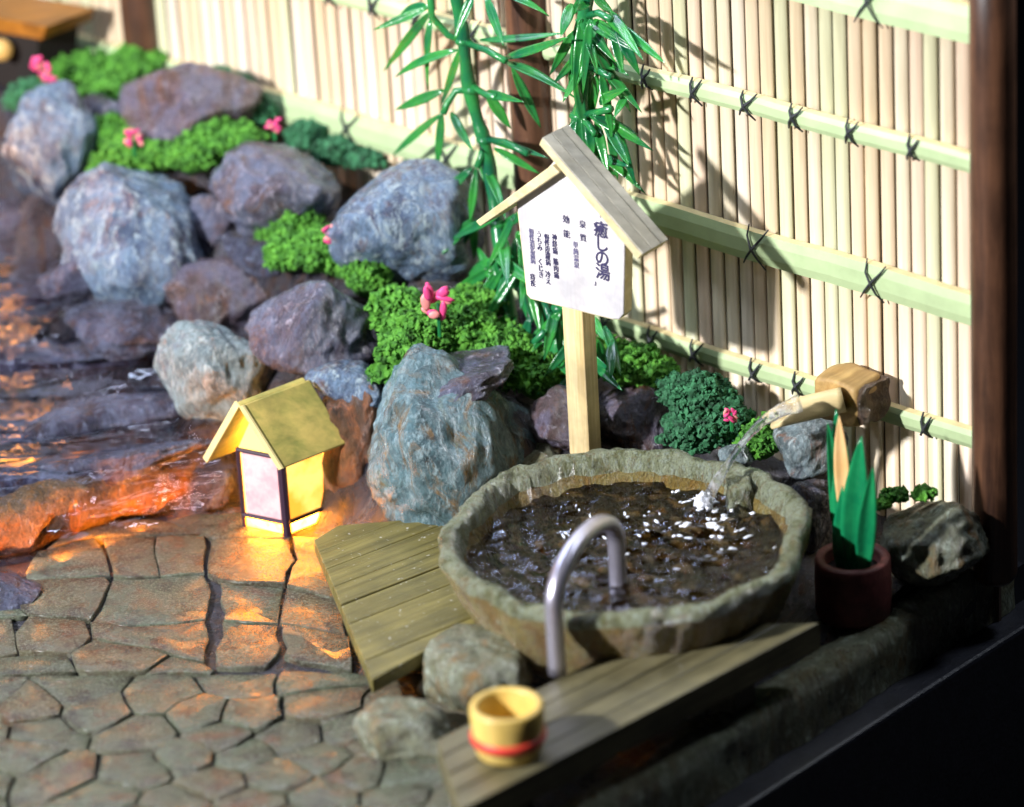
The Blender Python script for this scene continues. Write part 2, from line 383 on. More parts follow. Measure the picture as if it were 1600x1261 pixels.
# ------------------------------------------------------------------ rocks (sizes first, the ground is raised to meet them)
ROCKS = [
 # label, px, py, rx, ry, z, material, seed, depth factor, tilt
 ('tall teal and rust boulder between the paper lantern and the stone basin', 702, 704, 146, 144, 1.32, 'teal', 133, .8, .2),
 ('dark rock with lantern glow in its orange colour, right behind the paper lantern', 560, 690, 62, 118, 1.15, 'orange', 5, .7, 0),
 ('grey leaning slab lying over the top of the tall teal boulder', 715, 592, 105, 38, 2.35, 'purple', 8, .8, -.25),
 ('small purple rock left of the sign post', 880, 662, 58, 50, 1.55, 'brown', 12, .9, 0),
 ('rounded purple brown rock right of the sign post', 1000, 655, 78, 66, 1.35, 'brown', 14, .9, 0),
 ('low olive rock touching the back rim of the basin left of the post', 825, 725, 72, 42, .95, 'olive', 17, .9, 0),
 ('large blue grey boulder in front of the wide fence rail left of the bamboo', 622, 355, 112, 108, 3.45, 'blue', 21, .8, 0),
 ('grey purple boulder below the moss strip, directly above the lantern roof', 487, 515, 97, 92, 2.5, 'purple', 25, .85, 0),
 ('upright whitish green boulder at the upper left of the lantern roof', 325, 588, 76, 94, 1.75, 'pale', 31, .8, .2),
 ('grey boulder between two moss patches, upper middle of the rock pile', 420, 300, 98, 76, 3.7, 'purple', 34, .9, 0),
 ('big pale blue boulder at the head of the cascade', 215, 372, 114, 116, 3.0, 'blue', 38, .9, .1),
 ('brown purple dome shaped boulder below the left fence post', 292, 172, 108, 72, 4.35, 'brown', 41, .8, 0),
 ('light blue boulder at the far left edge of the rock pile', 85, 238, 86, 98, 3.7, 'blue', 45, .9, 0),
 ('wet rust topped rock with water running past it', 345, 455, 92, 66, 2.3, 'brown', 51, .9, 0),
 ('pale speckled rock under the bamboo spout', 1262, 700, 54, 52, 1.55, 'pale', 55, .8, 0),
 ('narrow dark rock squeezed between basin and flower pot', 1262, 812, 44, 66, .75, 'dark', 58, .9, 0),
 ('olive black rock at the foot of the right fence end', 1448, 852, 88, 74, .75, 'olive', 61, .7, 0),
 ('flat topped stepping stone between the two wooden decks', 748, 1050, 108, 82, .42, 'olive', 65, .8, 0),
 ('small pale stepping stone at the end of the long plank', 630, 1148, 70, 62, .2, 'olive', 68, .9, 0),
 ('dark wet rock at the left edge below the cascade head', 30, 360, 90, 55, 2.2, 'dark', 71, .9, 0),
 ('low wet rock in the stream left of the upright whitish boulder', 240, 640, 62, 34, 1.0, 'dark', 74, .9, 0),
 ('small wet rock against the left foot of the lantern', 330, 760, 44, 30, .35, 'dark', 77, .9, 0),
 ('dark lump of rock at the pool corner in the lower left', 0, 925, 60, 26, .05, 'dark', 79, .9, 0),
 ('grey rock filling the gap right of the pale blue boulder', 345, 350, 46, 62, 3.05, 'purple', 97, .9, 0),
 ('flat dark rock below the grey boulder beside the moss strip', 400, 395, 62, 34, 2.8, 'dark', 98, .9, 0),
 ('dark wet rock at the lower left of the pale blue boulder', 125, 440, 62, 46, 2.4, 'dark', 99, .9, 0),
 ('pale grey ledge stone right above the lantern roof corner', 545, 600, 62, 36, 2.0, 'blue', 101, .9, .3),
 ('dark purple rock between light blue boulder and dome shaped boulder', 160, 195, 46, 44, 3.9, 'purple', 102, .9, 0),
 ('wet purple rock in the middle of the cascade', 200, 505, 90, 44, 1.9, 'dark', 84, .9, 0),
 ('round grey stone peeping over the right of the basin rim', 1150, 712, 26, 24, 1.45, 'pale', 88, .9, 0),
 ('small dark stone wedged under the left boulder beside the dark recess', 395, 590, 38, 70, 1.6, 'dark', 91, .9, 0),
]
rockinfo = []
for (lab, px, py, rx, ry, z, mt, sd, df, tilt) in ROCKS:
    C0 = G(px, py, z); k = upx(C0)*(1.09 if rx > 40 else 1)
    rockinfo.append((C0, rx*k, rx*k*df, ry*k*1.02))

BOWL = G(978, 832, 1.65); BOWL[2] = 0
BR = 2.66

NS, NT = 150, 150


def hground(P):
    s, t = st(P)
    e0 = float(np.interp(s, [0, 6.0, 8.0, 10.8], [6.8, 6.0, 4.5, 4.0]))
    base = max(0, min(1, (e0-t)/(e0-1.8)))                       # rises towards the fence
    prof = np.interp(s, [0, 1.5, 3.5, 6, 9, 12, 16, 20, 26], [0, .35, .7, 1.3, 2.2, 3.0, 3.7, 4.0, 4.0])
    g = prof*base**1.1
    if t < 1.2: g = max(g, prof*.95)
    w = 0; a = 0
    for C0, a1, a2, a3 in rockinfo:
        d = math.hypot((P[0]-C0[0])/a1, (P[1]-C0[1])/a2)
        q = math.exp(-(d/1.1)**4)
        if q > .02: g = max(g, g*(1-q)+q*min(C0[2]-a3*.45, 3.6)) if C0[2]-a3*.45 > g else g
    d = math.hypot(P[0]-BOWL[0], P[1]-BOWL[1])
    if s > 10.6 and t > 4: pass
    if d < BR+.6: g = min(g, -.05+max(0, d-BR+.25)*1.2)
    if t > 5.2: g *= max(0, 1-(t-5.2)/1.6)
    return g-.12


V = []; F = []
ss = np.linspace(.45, 27, NS); tt = np.concatenate([np.linspace(-.6, 10, 110), np.linspace(10.3, 30, 40)])
for i, s in enumerate(ss):
    for t in tt:
        P = ST(s, t); h = hground(P)
        h += .10*mn.noise(Vector((P[0]*1.3, P[1]*1.3, 0)))*min(1, max(0, h+.2)*2)
        V.append((P[0], P[1], h))
for i in range(NS-1):
    for j in range(len(tt)-1): a = i*len(tt)+j; F.append((a, a+1, a+len(tt)+1, a+len(tt)))
tag(obj('ground', V, F, M_ground, smooth=True), kind='structure')

# kerb along the open side: a rough long strip with a broken front edge
V = []; F = []
pr = [(.50, -.3), (.48, .02), (.30, .05), (.10, .03), (.015, -.04), (-.03, -.22), (-.02, -.5), (-.05, -.84)]
n = 260
for i in range(n):
    t = -.6+i*27/n
    for j, (s, z) in enumerate(pr):
        nz = mn.noise(Vector((t*1.1, j*.35, 3)))*.10+mn.noise(Vector((t*3.5, j*.8, 9)))*.05
        bump_ = .22*math.exp(-((t-.55)/.5)**2)
        V.append(ST(s+nz*(.9 if j > 1 else 0), t, z+nz*.9*(j > 0)*(j < 7)+(bump_ if 0 < j < 5 else 0)))
for i in range(n-1):
    for j in range(len(pr)-1): a = i*len(pr)+j; F.append((a, a+1, a+len(pr)+1, a+len(pr)))
tag(obj('kerb', V, F, M_kerb, smooth=True), kind='structure')

# ------------------------------------------------------------------ patio of flagstones


def clip(poly, nx, ny, c):
    out = []
    for i in range(len(poly)):
        a, b = poly[i], poly[(i+1) % len(poly)]
        da = a[0]*nx+a[1]*ny-c; db = b[0]*nx+b[1]*ny-c
        if da <= 0: out.append(a)
        if (da < 0 < db) or (db < 0 < da):
            k = da/(da-db); out.append((a[0]+(b[0]-a[0])*k, a[1]+(b[1]-a[1])*k))
    return out


zs = [(250, 235), (650, 220), (1040, 235), (1290, 270), (230, 390), (640, 400), (1040, 415), (1290, 440),
      (170, 545), (600, 560), (1020, 585), (1290, 600), (-60, 560), (-80, 400), (60, 690), (460, 650), (760, 700), (1000, 760), (1260, 740),
      (-60, 800), (300, 770), (640, 800), (130, 850), (420, 880), (800, 860), (1050, 870), (1330, 850), (-120, 950), (200, 960), (620, 930), (930, 960), (1200, 950), (1430, 960),
      (60, 1060), (420, 1010), (740, 1040), (1030, 1060), (1330, 1060), (250, 1130), (560, 1120), (880, 1150), (1180, 1150), (1480, 1130), (60, 1200),
      (400, 1230), (700, 1230), (1030, 1240), (1330, 1230), (1640, 1220), (-120, 1150), (200, 1290), (550, 1330), (880, 1330), (1200, 1330), (1500, 1330), (1800, 1330), (40, 1400),
      (1560, 1010), (1680, 1110), (1850, 1230), (350, 130), (780, 110), (1130, 120), (1500, 700), (1700, 850), (1480, 450), (1480, 250), (-250, 700), (-300, 1000), (-250, 1250),
      (-60, 1500), (250, 1430), (560, 1460), (880, 1450), (1200, 1450), (1500, 1450), (1850, 1450), (2050, 1350), (2000, 1550)]
seeds = [G(x/2.667, 788+y/2.667)[:2] for x, y in zs]
hull = [G(-160, 905)[:2], G(60, 868)[:2], G(250, 828)[:2], G(372, 812)[:2], G(530, 822)[:2], G(760, 900)[:2], G(840, 1400)[:2], G(-160, 1500)[:2]]
hc = np.mean(hull, axis=0)
patio = tag(obj('patio', [(x, y, z) for z in (-.16, -.075) for x, y in hull], [tuple(range(len(hull), 2*len(hull)))]+[(i, (i+1) % len(hull), len(hull)+(i+1) % len(hull), len(hull)+i) for i in range(len(hull))], M_ground, origin=(hc[0], hc[1], -.1)), kind='structure')
FLAGS = [[(120, 318), (165, 205), (395, 150), (432, 215), (455, 298)], [(478, 297), (456, 215), (430, 150), (640, 140), (650, 297)], [(664, 297), (654, 140), (845, 130), (852, 175), (838, 290)],
 [(862, 288), (880, 170), (885, 120), (1190, 150), (1203, 230), (1170, 332), (915, 314)], [(1192, 340), (1228, 232), (1215, 152), (1420, 150), (1420, 395)],
 [(120, 330), (430, 312), (448, 335), (375, 472), (130, 464), (90, 400)], [(482, 312), (830, 302), (866, 335), (862, 478), (740, 484), (540, 498), (405, 478)],
 [(922, 328), (1168, 346), (1154, 482), (938, 478)], [(1192, 352), (1430, 402), (1440, 540), (1176, 486)],
 [(130, 476), (362, 492), (378, 556), (275, 620), (85, 616), (60, 540)], [(398, 490), (540, 514), (740, 498), (862, 490), (858, 600), (828, 655), (655, 597), (405, 556)],
 [(936, 492), (1152, 504), (1152, 632), (1085, 680), (898, 672), (915, 600)], [(1190, 512), (1450, 560), (1470, 700), (1400, 680), (1262, 648), (1196, 632)],
 [(-200, 640), (80, 632), (275, 636), (318, 695), (-200, 720)], [(300, 622), (402, 570), (645, 610), (690, 630), (580, 700), (375, 700), (335, 690)], [(712, 638), (826, 668), (884, 690), (850, 702), (605, 706)],
 [(-200, 500), (50, 480), (48, 540), (68, 615), (-200, 625)], [(-200, 390), (75, 400), (115, 465), (50, 470), (-200, 485)],
 [(-150, 330), (100, 330), (80, 390), (-150, 375)], [(880, 135), (700, 60), (950, 30), (1250, 60), (1190, 140)], [(200, 190), (330, 95), (640, 60), (835, 120), (420, 142)]]
FLAGS = [[tuple(G(x/2.667, 788+y/2.667)[:2]) for x, y in f] for f in FLAGS]
seeds = [np.array(G((x+25*math.sin(x+y))/2.667, 788+(y+18*math.cos(x*3+y))/2.667)[:2]) for (x, y) in zs if y > 705 and (x*7+y*3)//10 % 5 != 2]
cA, cB = G(-200/2.667, 788+712/2.667), G(1500/2.667, 788+702/2.667); cn = np.array([-(cB-cA)[1], (cB-cA)[0]]); cn /= np.linalg.norm(cn); cc = cn@cA[:2]-.02
NFL = len(FLAGS)
seeds = [None]*NFL+seeds
for i, sd_ in enumerate(seeds):
    poly = FLAGS[i] if i < NFL else clip([tuple(h) for h in hull], cn[0], cn[1], cc)
    if sd_ is not None: sx, sy = sd_
    # hull is convex enough for half plane clipping
    for j, so_ in enumerate(seeds):
        if i == j or i < NFL or j < NFL: continue
        ox, oy = so_
        dx, dy = ox-sx, oy-sy; L_ = math.hypot(dx, dy)
        if L_ > 6: continue
        poly = clip(poly, dx/L_, dy/L_, (dx*(sx+ox)/2+dy*(sy+oy)/2)/L_-.02)
        if len(poly) < 3: break
    if len(poly) < 3: continue
    A = abs(sum(poly[k][0]*poly[(k+1) % len(poly)][1]-poly[(k+1) % len(poly)][0]*poly[k][1] for k in range(len(poly))))/2
    if A < .12: continue
    if i < NFL:
        pc_ = np.mean(poly, axis=0); poly = [tuple(pc_+(np.array(q)-pc_)*1.045) for q in poly]
    pts = []
    for k in range(len(poly)):
        a = np.array(poly[k]); b = np.array(poly[(k+1) % len(poly)]); L_ = np.linalg.norm(b-a); m_ = max(1, int(L_/.28))
        for q in range(m_):
            p = a+(b-a)*q/m_; pts.append(p+np.array([mn.noise(Vector((p[0]*2.5, p[1]*2.5, 5))), mn.noise(Vector((p[0]*2.5, p[1]*2.5, 15)))])*.09)
    pts = np.array(pts); c = pts.mean(0); n = len(pts)
    tx, ty, tz = rnd.uniform(-.025, .025), rnd.uniform(-.025, .025), rnd.uniform(-.02, .03)
    def lev(p): return tz+tx*(p[0]-c[0])+ty*(p[1]-c[1])+.03*mn.noise(Vector((p[0]*1.5, p[1]*1.5, 0)))
    V = []
    for f, z in ((1, -.12), (1, -.015), (.985, .002), (.95, .008), (.5, .012)):
        for p in pts:
            d = c+(p-c)*f if f > .9 or f == .5 else c+(p-c)*f
            V.append((d[0], d[1], z+lev(d)*(1 if z > -.1 else 0)))
    V.append((c[0], c[1], .022+lev(c)))
    F = [(r*n+k, r*n+(k+1) % n, (r+1)*n+(k+1) % n, (r+1)*n+k) for r in range(4) for k in range(n)]+[(4*n+k, 4*n+(k+1) % n, 5*n) for k in range(n)]
    obj('flagstone', V, F, M_flag, patio, origin=(c[0], c[1], -.1), smooth=True)


# ------------------------------------------------------------------ build rocks


def rock(lab, C0, ax, ay, az, mat, seed, tilt=0, flat=None):
    r = random.Random(seed); U0, Fq = ICO5
    planes = []
    for k in range(17):
        v = Vector((r.gauss(0, 1), r.gauss(0, 1), r.gauss(0, 1))).normalized(); planes.append((np.array(v), r.uniform(.64, .95)))
    if flat: planes.append((np.array([0, 0, 1.]), flat))
    R_ = np.ones(len(U0))*1.05
    for nrm, d in planes:
        dt = U0@nrm; lim = np.where(dt > .05, d/np.maximum(dt, .05), 9)
        R_ = -np.log(np.exp(-20*R_)+np.exp(-20*lim))/20
    V = U0*R_[:, None]
    off = seed*3.7
    for i in range(len(V)):
        p = Vector(V[i])
        q = p*1.3+Vector((off, 0, 0)); a = mn.fractal(q, .9, 2.1, 3)*.10
        rg = abs(mn.noise(p*3.2+Vector((0, off, 0))))*.15+abs(mn.noise(p*8+Vector((0, off, 4))))*.05
        V[i] *= 1+a-rg+.06
    c, s_ = math.cos(tilt), math.sin(tilt)
    V = V*np.array([ax, ay, az])
    V = np.stack([V[:, 0]*c+V[:, 2]*s_, V[:, 1], -V[:, 0]*s_+V[:, 2]*c], 1)+C0
    o = obj('rock', V, Fq, MR[mat], None, origin=(C0[0], C0[1], C0[2]-az), smooth=True)
    return tag(o, lab, 'rock')


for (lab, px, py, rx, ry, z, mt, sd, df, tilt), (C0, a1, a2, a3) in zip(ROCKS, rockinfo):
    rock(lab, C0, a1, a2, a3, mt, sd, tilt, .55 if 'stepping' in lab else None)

# ------------------------------------------------------------------ bamboo fence
fence = empty('bamboo_fence', ST(9, 0, 0), 'tall pale bamboo slat fence with green rails and dark posts behind the rocks', 'fence')
TOP = 11.0
mb = MB(); mb.box(ST(12.6, -.14, 4.9), U, Wd, Z3, (12.7, .03, 6.0)); mb.build('backing_board', M_back, fence)
# slat: a half round strip
pf = [(-.5, 0), (-.44, .26), (-.27, .44), (0, .5), (.27, .44), (.44, .26), (.5, 0)]
sw = .262
V = []; n = len(pf)
for z in (-.6, TOP):
    for a, b in pf: V.append(U*a*sw*.97-Wd*b*sw*.5+Z3*z)
F = [(i, i+1, n+i+1, n+i) for i in range(n-1)]+[tuple(range(n)), tuple(range(2*n-1, n-1, -1)), (n-1, 0, n, 2*n-1)]
sm = bpy.data.meshes.new('slat'); sm.from_pydata([tuple(v) for v in V], [], F); sm.materials.append(M_slat); sm.update()
for p in sm.polygons: p.use_smooth = len(p.vertices) == 4 and abs(p.normal.z) < .5
posts = [-.17, 8.58, 17.45, 25.2]
s = .16
while s < 25:
    if all(abs(s-q) > .2 for q in posts):
        o = bpy.data.objects.new('slat', sm); COL.objects.link(o); o.parent = fence
        o.location = tuple(ST(s+rnd.uniform(-.008, .008), -.06+rnd.uniform(-.02, .02))-ORG[fence.name]); o.scale = (1, 1, 1)
    s += sw+rnd.uniform(.004, .016)
for q in posts:
    mb = MB(); r = .33
    mb.tube([ST(q, .08, z) for z in (-.03, .03, .12, 2, 5, 8, TOP+.3)], [r*.8, r*.95, r, r*.98, r, r*.98, r], 20)
    mb.build('post', M_post, fence, smooth=True)


def xs(px, py): return st(T(px, py, .12))[0]


RAILS = [('A', 8.45, .30, [(1360, 10)], 2.2), ('B', 6.40, .165, [(1010, 108), (1087, 132), (1168, 156), (1243, 176), (1331, 200), (1427, 225), (740, 35), (652, 12)], 0),
         ('C', 4.17, .265, [(1180, 378), (1365, 430), (545, 195), (700, 235), (955, 318)], 0), ('D', 2.12, .165, [(1020, 520), (1088, 551), (1180, 580), (1248, 603), (1448, 664)], 0)]
bays = [(.10, 8.22), (8.95, 17.1), (17.8, 24.9)]
for nm, z, h, ties, _ in RAILS:
    tl = sorted(xs(*q) for q in ties)
    for bi, (a, b) in enumerate(bays):
        V = []; K = 40
        for i in range(K+1):
            s_ = a+(b-a)*i/K; w_ = .012*math.sin(s_*1.7+z)+.01*mn.noise(Vector((s_*2, z, 0)))
            for dt, dz in ((.03, -h), (.115, -h+.02), (.15, -h*.4), (.155, h*.4), (.125, h-.02), (.03, h)): V.append(ST(s_, dt, z+dz*(1+w_)+w_))
        F = [(i*6+j, i*6+(j+1) % 6, i*6+6+(j+1) % 6, i*6+6+j) for i in range(K) for j in range(6)]+[tuple(range(6)), tuple(K*6+j for j in range(5, -1, -1))]
        mi = [1 if (k % 6) in (4, 5, 0) else 0 for k in range(K*6)]+[1, 1]
        rl = obj('rail', V, F, None, fence, mats=[M_rail, M_railedge], midx=mi, origin=ST(a, 0, z))
        sp = 2.25 if h > .2 else .95
        use = [q for q in tl if a < q < b]
        if not use: use = [q for q in np.arange(a+.7, b, sp)]
        elif bi == 0: use += [q for q in np.arange(max(use)+sp, b-.3, sp)]
        elif bi == 1: use += [q for q in np.arange(max(use)+sp, b-.3, sp)]
        for q in use:
            mb = MB(); e = h*1.25; x = e*.85*rnd.uniform(.75, 1.1); j1, j2 = rnd.uniform(-.04, .04), rnd.uniform(-.04, .04); r = .017 if h > .2 else .020
            mb.tube([ST(q+x, .08, z-e), ST(q+x*.5, .175, z-e*.5+j1), ST(q, .205, z+j1), ST(q-x*.6, .185, z+e*.55), ST(q-x-j2, .16, z+e+j2)], [r*.7, r, r*1.3, r, r*.6], 6)
            mb.tube([ST(q-x*.55, .08, z-e-j2), ST(q-x*.3, .18, z-e*.5), ST(q+j2*.5, .22, z+j1), ST(q+x*.35, .19, z+e*.5+j2), ST(q+x*.4, .12, z+e*1.02)], [r*.7, r, r*1.3, r, r*.7], 6)
            mb.build('cross_tie', M_tie, rl)

# ------------------------------------------------------------------ moss


def moss(lab, blobs, mat, dens=1.0):
    Vs = []; Fs = []; b = 0; r = random.Random(len(lab)+len(blobs))
    rs = np.random.default_rng(r.randint(0, 9999)); V1, F1 = ICO1
    for (px, py, rx, ry, z) in blobs:
        C0 = G(px, py, z); k = upx(C0); a, c = rx*k, ry*k
        V2, F2 = ICO3
        lump = np.array([1+.25*mn.noise(Vector(v)*2+Vector((px, 0, 0))) for v in V2])
        Vs.append(V2*lump[:, None]*np.array([a, min(a, .9)*.85, c])*.86+C0); Fs.append(F2+b); b += len(V2)
        n = int(900*(a*c/.25)**.75*dens)
        d = rs.normal(size=(n, 3)); d /= np.linalg.norm(d, axis=1)[:, None]; d[:, 2] = np.where(d[:, 2] < -.3, -d[:, 2], d[:, 2])
        for q in d:
            l = 1+.30*mn.noise(Vector(q)*2+Vector((px, 0, 0)))+.14*mn.noise(Vector(q)*6+Vector((px, 0, 0)))
            sc_ = rs.uniform(.022, .058)
            Vs.append(V1*sc_*rs.uniform(.35, 1.6, size=(len(V1), 1))*rs.uniform(.6, 1.3, size=(1, 3))+C0+q*l*np.array([a, min(a, .9)*.85, c])*rs.uniform(.86, 1.06)); Fs.append(F1+b); b += len(V1)
    return tag(obj('moss', np.concatenate(Vs), np.concatenate(Fs), mat), lab, 'moss', kind='stuff')


moss('bright moss bank along the foot of the fence at the upper left', [(150, 120, 62, 34, 4.2), (205, 108, 50, 30, 4.3), (110, 125, 40, 30, 4.1), (180, 145, 40, 26, 4.2), (240, 100, 26, 22, 4.3), (60, 150, 34, 22, 4.0)], M_moss, .8)
moss('moss cushion with pink flower between the dome shaped boulder and the pale blue boulder', [(175, 225, 36, 45, 3.75), (205, 245, 45, 35, 3.75), (250, 240, 50, 32, 3.8), (165, 260, 25, 22, 3.6)], M_moss)
moss('moss hanging below the right side of the dome shaped boulder', [(330, 225, 52, 34, 4.0), (375, 225, 40, 30, 4.0), (300, 245, 40, 30, 3.9), (350, 195, 26, 22, 4.1)], M_moss)
moss('thin dark moss behind the dome shaped boulder', [(375, 140, 34, 22, 4.3), (405, 175, 26, 26, 4.2), (345, 122, 26, 16, 4.4)], M_mossd, .7)
moss('moss strip on the cascade edge above the grey purple boulder', [(425, 355, 36, 30, 3.2), (465, 365, 42, 40, 3.2), (500, 395, 48, 34, 3.1), (450, 400, 36, 28, 3.0), (545, 405, 40, 36, 3.0), (575, 435, 34, 34, 2.9)], M_moss)
moss('moss bed at the foot of the green bamboo', [(620, 490, 46, 40, 2.7), (665, 520, 60, 46, 2.6), (720, 520, 60, 42, 2.5), (780, 560, 60, 45, 2.2), (630, 550, 40, 30, 2.5), (840, 585, 50, 40, 2.0), (735, 480, 50, 30, 2.7), (600, 585, 26, 14, 2.2)], M_moss)
moss('dark green moss patch under the wide rail behind the large blue grey boulder', [(480, 215, 34, 24, 3.9), (525, 240, 36, 22, 3.8), (570, 250, 30, 16, 3.75), (660, 265, 40, 20, 3.7), (700, 290, 40, 20, 3.6)], M_mossd, .8)
moss('moss tuft on the fence foot right of the sign post', [(985, 575, 46, 36, 2.0), (940, 560, 40, 34, 2.1), (1030, 590, 34, 26, 1.9)], M_moss)
moss('blue green bush of moss with a pink flower behind the basin', [(1100, 630, 46, 46, 1.9), (1090, 675, 52, 40, 1.55), (1130, 665, 40, 42, 1.6), (1060, 615, 30, 28, 1.95)], M_mossd, 1.3)
moss('small bright moss tuft under the water jet', [(1190, 690, 34, 34, 1.5), (1215, 670, 24, 24, 1.6), (1170, 705, 22, 20, 1.4)], M_moss)
moss('tiny moss crumbs on the rock at the foot of the right fence end', [(1400, 775, 20, 10, 1.45), (1445, 772, 18, 9, 1.45), (1378, 790, 12, 7, 1.4)], M_moss)
moss('dark moss ball at the far left edge below the pink flower', [(48, 150, 32, 24, 4.3), (30, 160, 22, 18, 4.2)], M_mossd)


# ------------------------------------------------------------------ flowers
FL = [('pink flower spike at the far left above the dark moss ball', 70, 108, 4.7, 26, 1), ('pink flower on the moss below the dome shaped boulder', 208, 217, 4.2, 20, 2),
      ('pink flower in front of the wide rail right of the dome shaped boulder', 428, 196, 4.5, 16, 3), ('pink flower lying on the moss strip above the grey purple boulder', 518, 368, 3.6, 22, 4),
      ('large pink and salmon flower left of the bamboo stem', 684, 474, 3.3, 38, 5), ('pink flower in the blue green bush behind the basin', 1143, 650, 2.15, 17, 6)]
for lab, px, py, z, sz, sd in FL:
    C0 = G(px, py, z); k = upx(C0)*sz; r = random.Random(sd)
    fl = empty('flower', C0-Z3*k, lab, 'flower')
    for i in range(15):
        V2, F2 = ICO2; q = Vector((r.uniform(-1, 1), r.uniform(-.5, .5), r.uniform(-1, 1)))
        d = np.array(q)*k*.6
        a, b_, c_ = r.uniform(.24, .42)*k, r.uniform(.07, .12)*k, r.uniform(.12, .22)*k
        th = r.uniform(0, 3); V3 = V2*np.array([a, b_, c_])*np.array([1+.2*mn.noise(Vector(v)*2+Vector((i, 0, 0))) for v in V2])[:, None]
        V3 = np.stack([V3[:, 0]*math.cos(th)-V3[:, 2]*math.sin(th), V3[:, 1], V3[:, 0]*math.sin(th)+V3[:, 2]*math.cos(th)], 1)
        obj('petal', V3+C0+d, F2, M_pink if i % 3 else M_pinkpale, fl, smooth=True)
    mb = MB(); mb.tube([C0-Z3*k*1.5, C0-Z3*k*.5, C0], [.03, .03, .02], 6); mb.build('stem', M_stem, fl)

# ------------------------------------------------------------------ stone basin and its water
M_basin = rockmat('basin_stone', [(.06, .04, .015), (.28, .19, .05), (.36, .30, .11), (.18, .11, .03)], rustamt=.7, rust=(.30, .17, .04), pale=(.42, .48, .34), paleamt=.35, rough=(.15, .45), bump=.9, sc=1.5)
M_rim = rockmat('basin_rim_stone', [(.05, .05, .02), (.25, .27, .13), (.50, .56, .38), (.22, .19, .07)], rustamt=.4, rust=(.26, .17, .06), pale=(.52, .60, .50), paleamt=.8, rough=(.12, .45), bump=1.0, sc=2.0)
basin = empty('stone_basin', BOWL, 'round mossy stone basin filled with rippling water, centre of the picture', 'basin')
RIMZ = 1.68


def bwob(v, q, i):
    c, s_ = math.cos(q), math.sin(q)
    lobe = 1+.045*mn.noise(Vector((c*1.4, s_*1.4, 2)))+.03*mn.noise(Vector((c*4, s_*4, 7)))
    if i in range(6, 13): lobe += .012*mn.noise(Vector((c*12, s_*12, i*.7)))
    r = np.array([v[0]*lobe, v[1]*lobe*1.01, v[2]])
    k = max(0, v[2]/RIMZ)
    r[2] += k*(.10*mn.noise(Vector((c*1.8, s_*1.8, 5)))+.05*mn.noise(Vector((c*6, s_*6, 1))))
    r *= np.array([1, 1, 1])
    n_ = mn.noise(Vector(v)*2.2)*.07+mn.noise(Vector(v)*6)*.05-abs(mn.noise(Vector(v)*4.2+Vector((7, 0, 0))))*.09+.03
    return r+np.array([c, s_, .3])*n_


prof = [(1.35, -.1), (1.75, .02), (2.05, .25), (2.32, .62), (2.50, 1.0), (2.63, 1.32), (2.70, 1.52), (2.71, 1.63), (2.65, 1.70), (2.52, 1.71), (2.43, 1.62), (2.38, 1.42), (2.24, 1.15), (2.05, .85), (1.6, .60), (.9, .5), (.3, .48)]
mb = MB(); prof = [(a*.965, b) for a, b in prof]; mb.lathe(BOWL, prof, 140, fn=bwob)
nF = len(mb.F); mb.M = [1 if 6*140 <= k < 11*140 else 0 for k in range(nF)]
mb.build('basin_wall', None, basin, smooth=True, mats=[M_basin, M_rim])
# a lump of stone inside the rim under the jet
V2, F2 = ICO3; C0 = G(1154, 765, 1.42)
Vl = np.clip(V2*1.25, [-.8, -1, -.9], [.85, .8, .75])*np.array([.23, .40, .34])*np.array([1+.35*mn.noise(Vector(v)*2.1+Vector((9, 0, 0))) for v in V2])[:, None]+C0
obj('rim_lump', Vl, F2, M_rim, basin, smooth=True)

# pebbles on the floor of the basin
M_peb = rockmat('pebble_olive', [(.05, .04, .02), (.22, .18, .08), (.35, .30, .16), (.12, .09, .05)], rustamt=.4, pale=(.5, .5, .35), paleamt=.3, sc=3)
r = random.Random(5)
pv, pff = ICO2
for k in range(46):
    q = r.uniform(0, 6.28); d = 1.9*math.sqrt(r.random()); a = r.uniform(.10, .26)
    c = np.array([BOWL[0]+d*math.cos(q), BOWL[1]+d*math.sin(q), .68+.25*(d/1.9)**3])
    Vp = pv*np.array([a, a*r.uniform(.6, 1), a*.6])*np.array([1+.2*mn.noise(Vector(v)*1.5+Vector((k, 0, 0))) for v in pv])[:, None]
    obj('pebble', Vp+c, pff, M_peb, basin, smooth=True)

M_bw = watermat('basin_water_surface', (.60, .52, .42), .32, 2.6, (1, 1.6, 1), rough=.02)
IMP = G(1098, 792, 1.36); WZ = 1.30
N_ = 170; V = []; F = []
ang = 200
rings = 90
V.append((BOWL[0], BOWL[1], WZ))


def wave(x, y):
    d = math.hypot(x-IMP[0], y-IMP[1]); a = .040*math.exp(-d/3.0)*math.sin(d*13.5+1.3*mn.noise(Vector((x*1.2, y*1.2, 0))))
    a += .07*math.exp(-(d/.35)**2)*mn.noise(Vector((x*9, y*9, 1)))
    a += .045*mn.noise(Vector((x*2.6, y*3.6, 2)))+.045*mn.noise(Vector((x*4.5, y*8.5, 4)))
    return a


for i in range(1, rings+1):
    rr_ = 2.34*i/rings
    for j in range(ang):
        q = 2*math.pi*j/ang; lob = 1+.045*mn.noise(Vector((math.cos(q)*1.4, math.sin(q)*1.4, 2)))
        x, y = BOWL[0]+rr_*lob*math.cos(q), BOWL[1]+rr_*lob*math.sin(q); V.append((x, y, WZ+wave(x, y)))
F = [(0, 1+j, 1+(j+1) % ang) for j in range(ang)]
for i in range(rings-1):
    for j in range(ang): a = 1+i*ang+j; b = 1+i*ang+(j+1) % ang; F.append((a, b, b+ang, a+ang))
tag(obj('basin_water', V, F, M_bw, smooth=True), 'rippling clear water with white glints inside the stone basin', 'water')

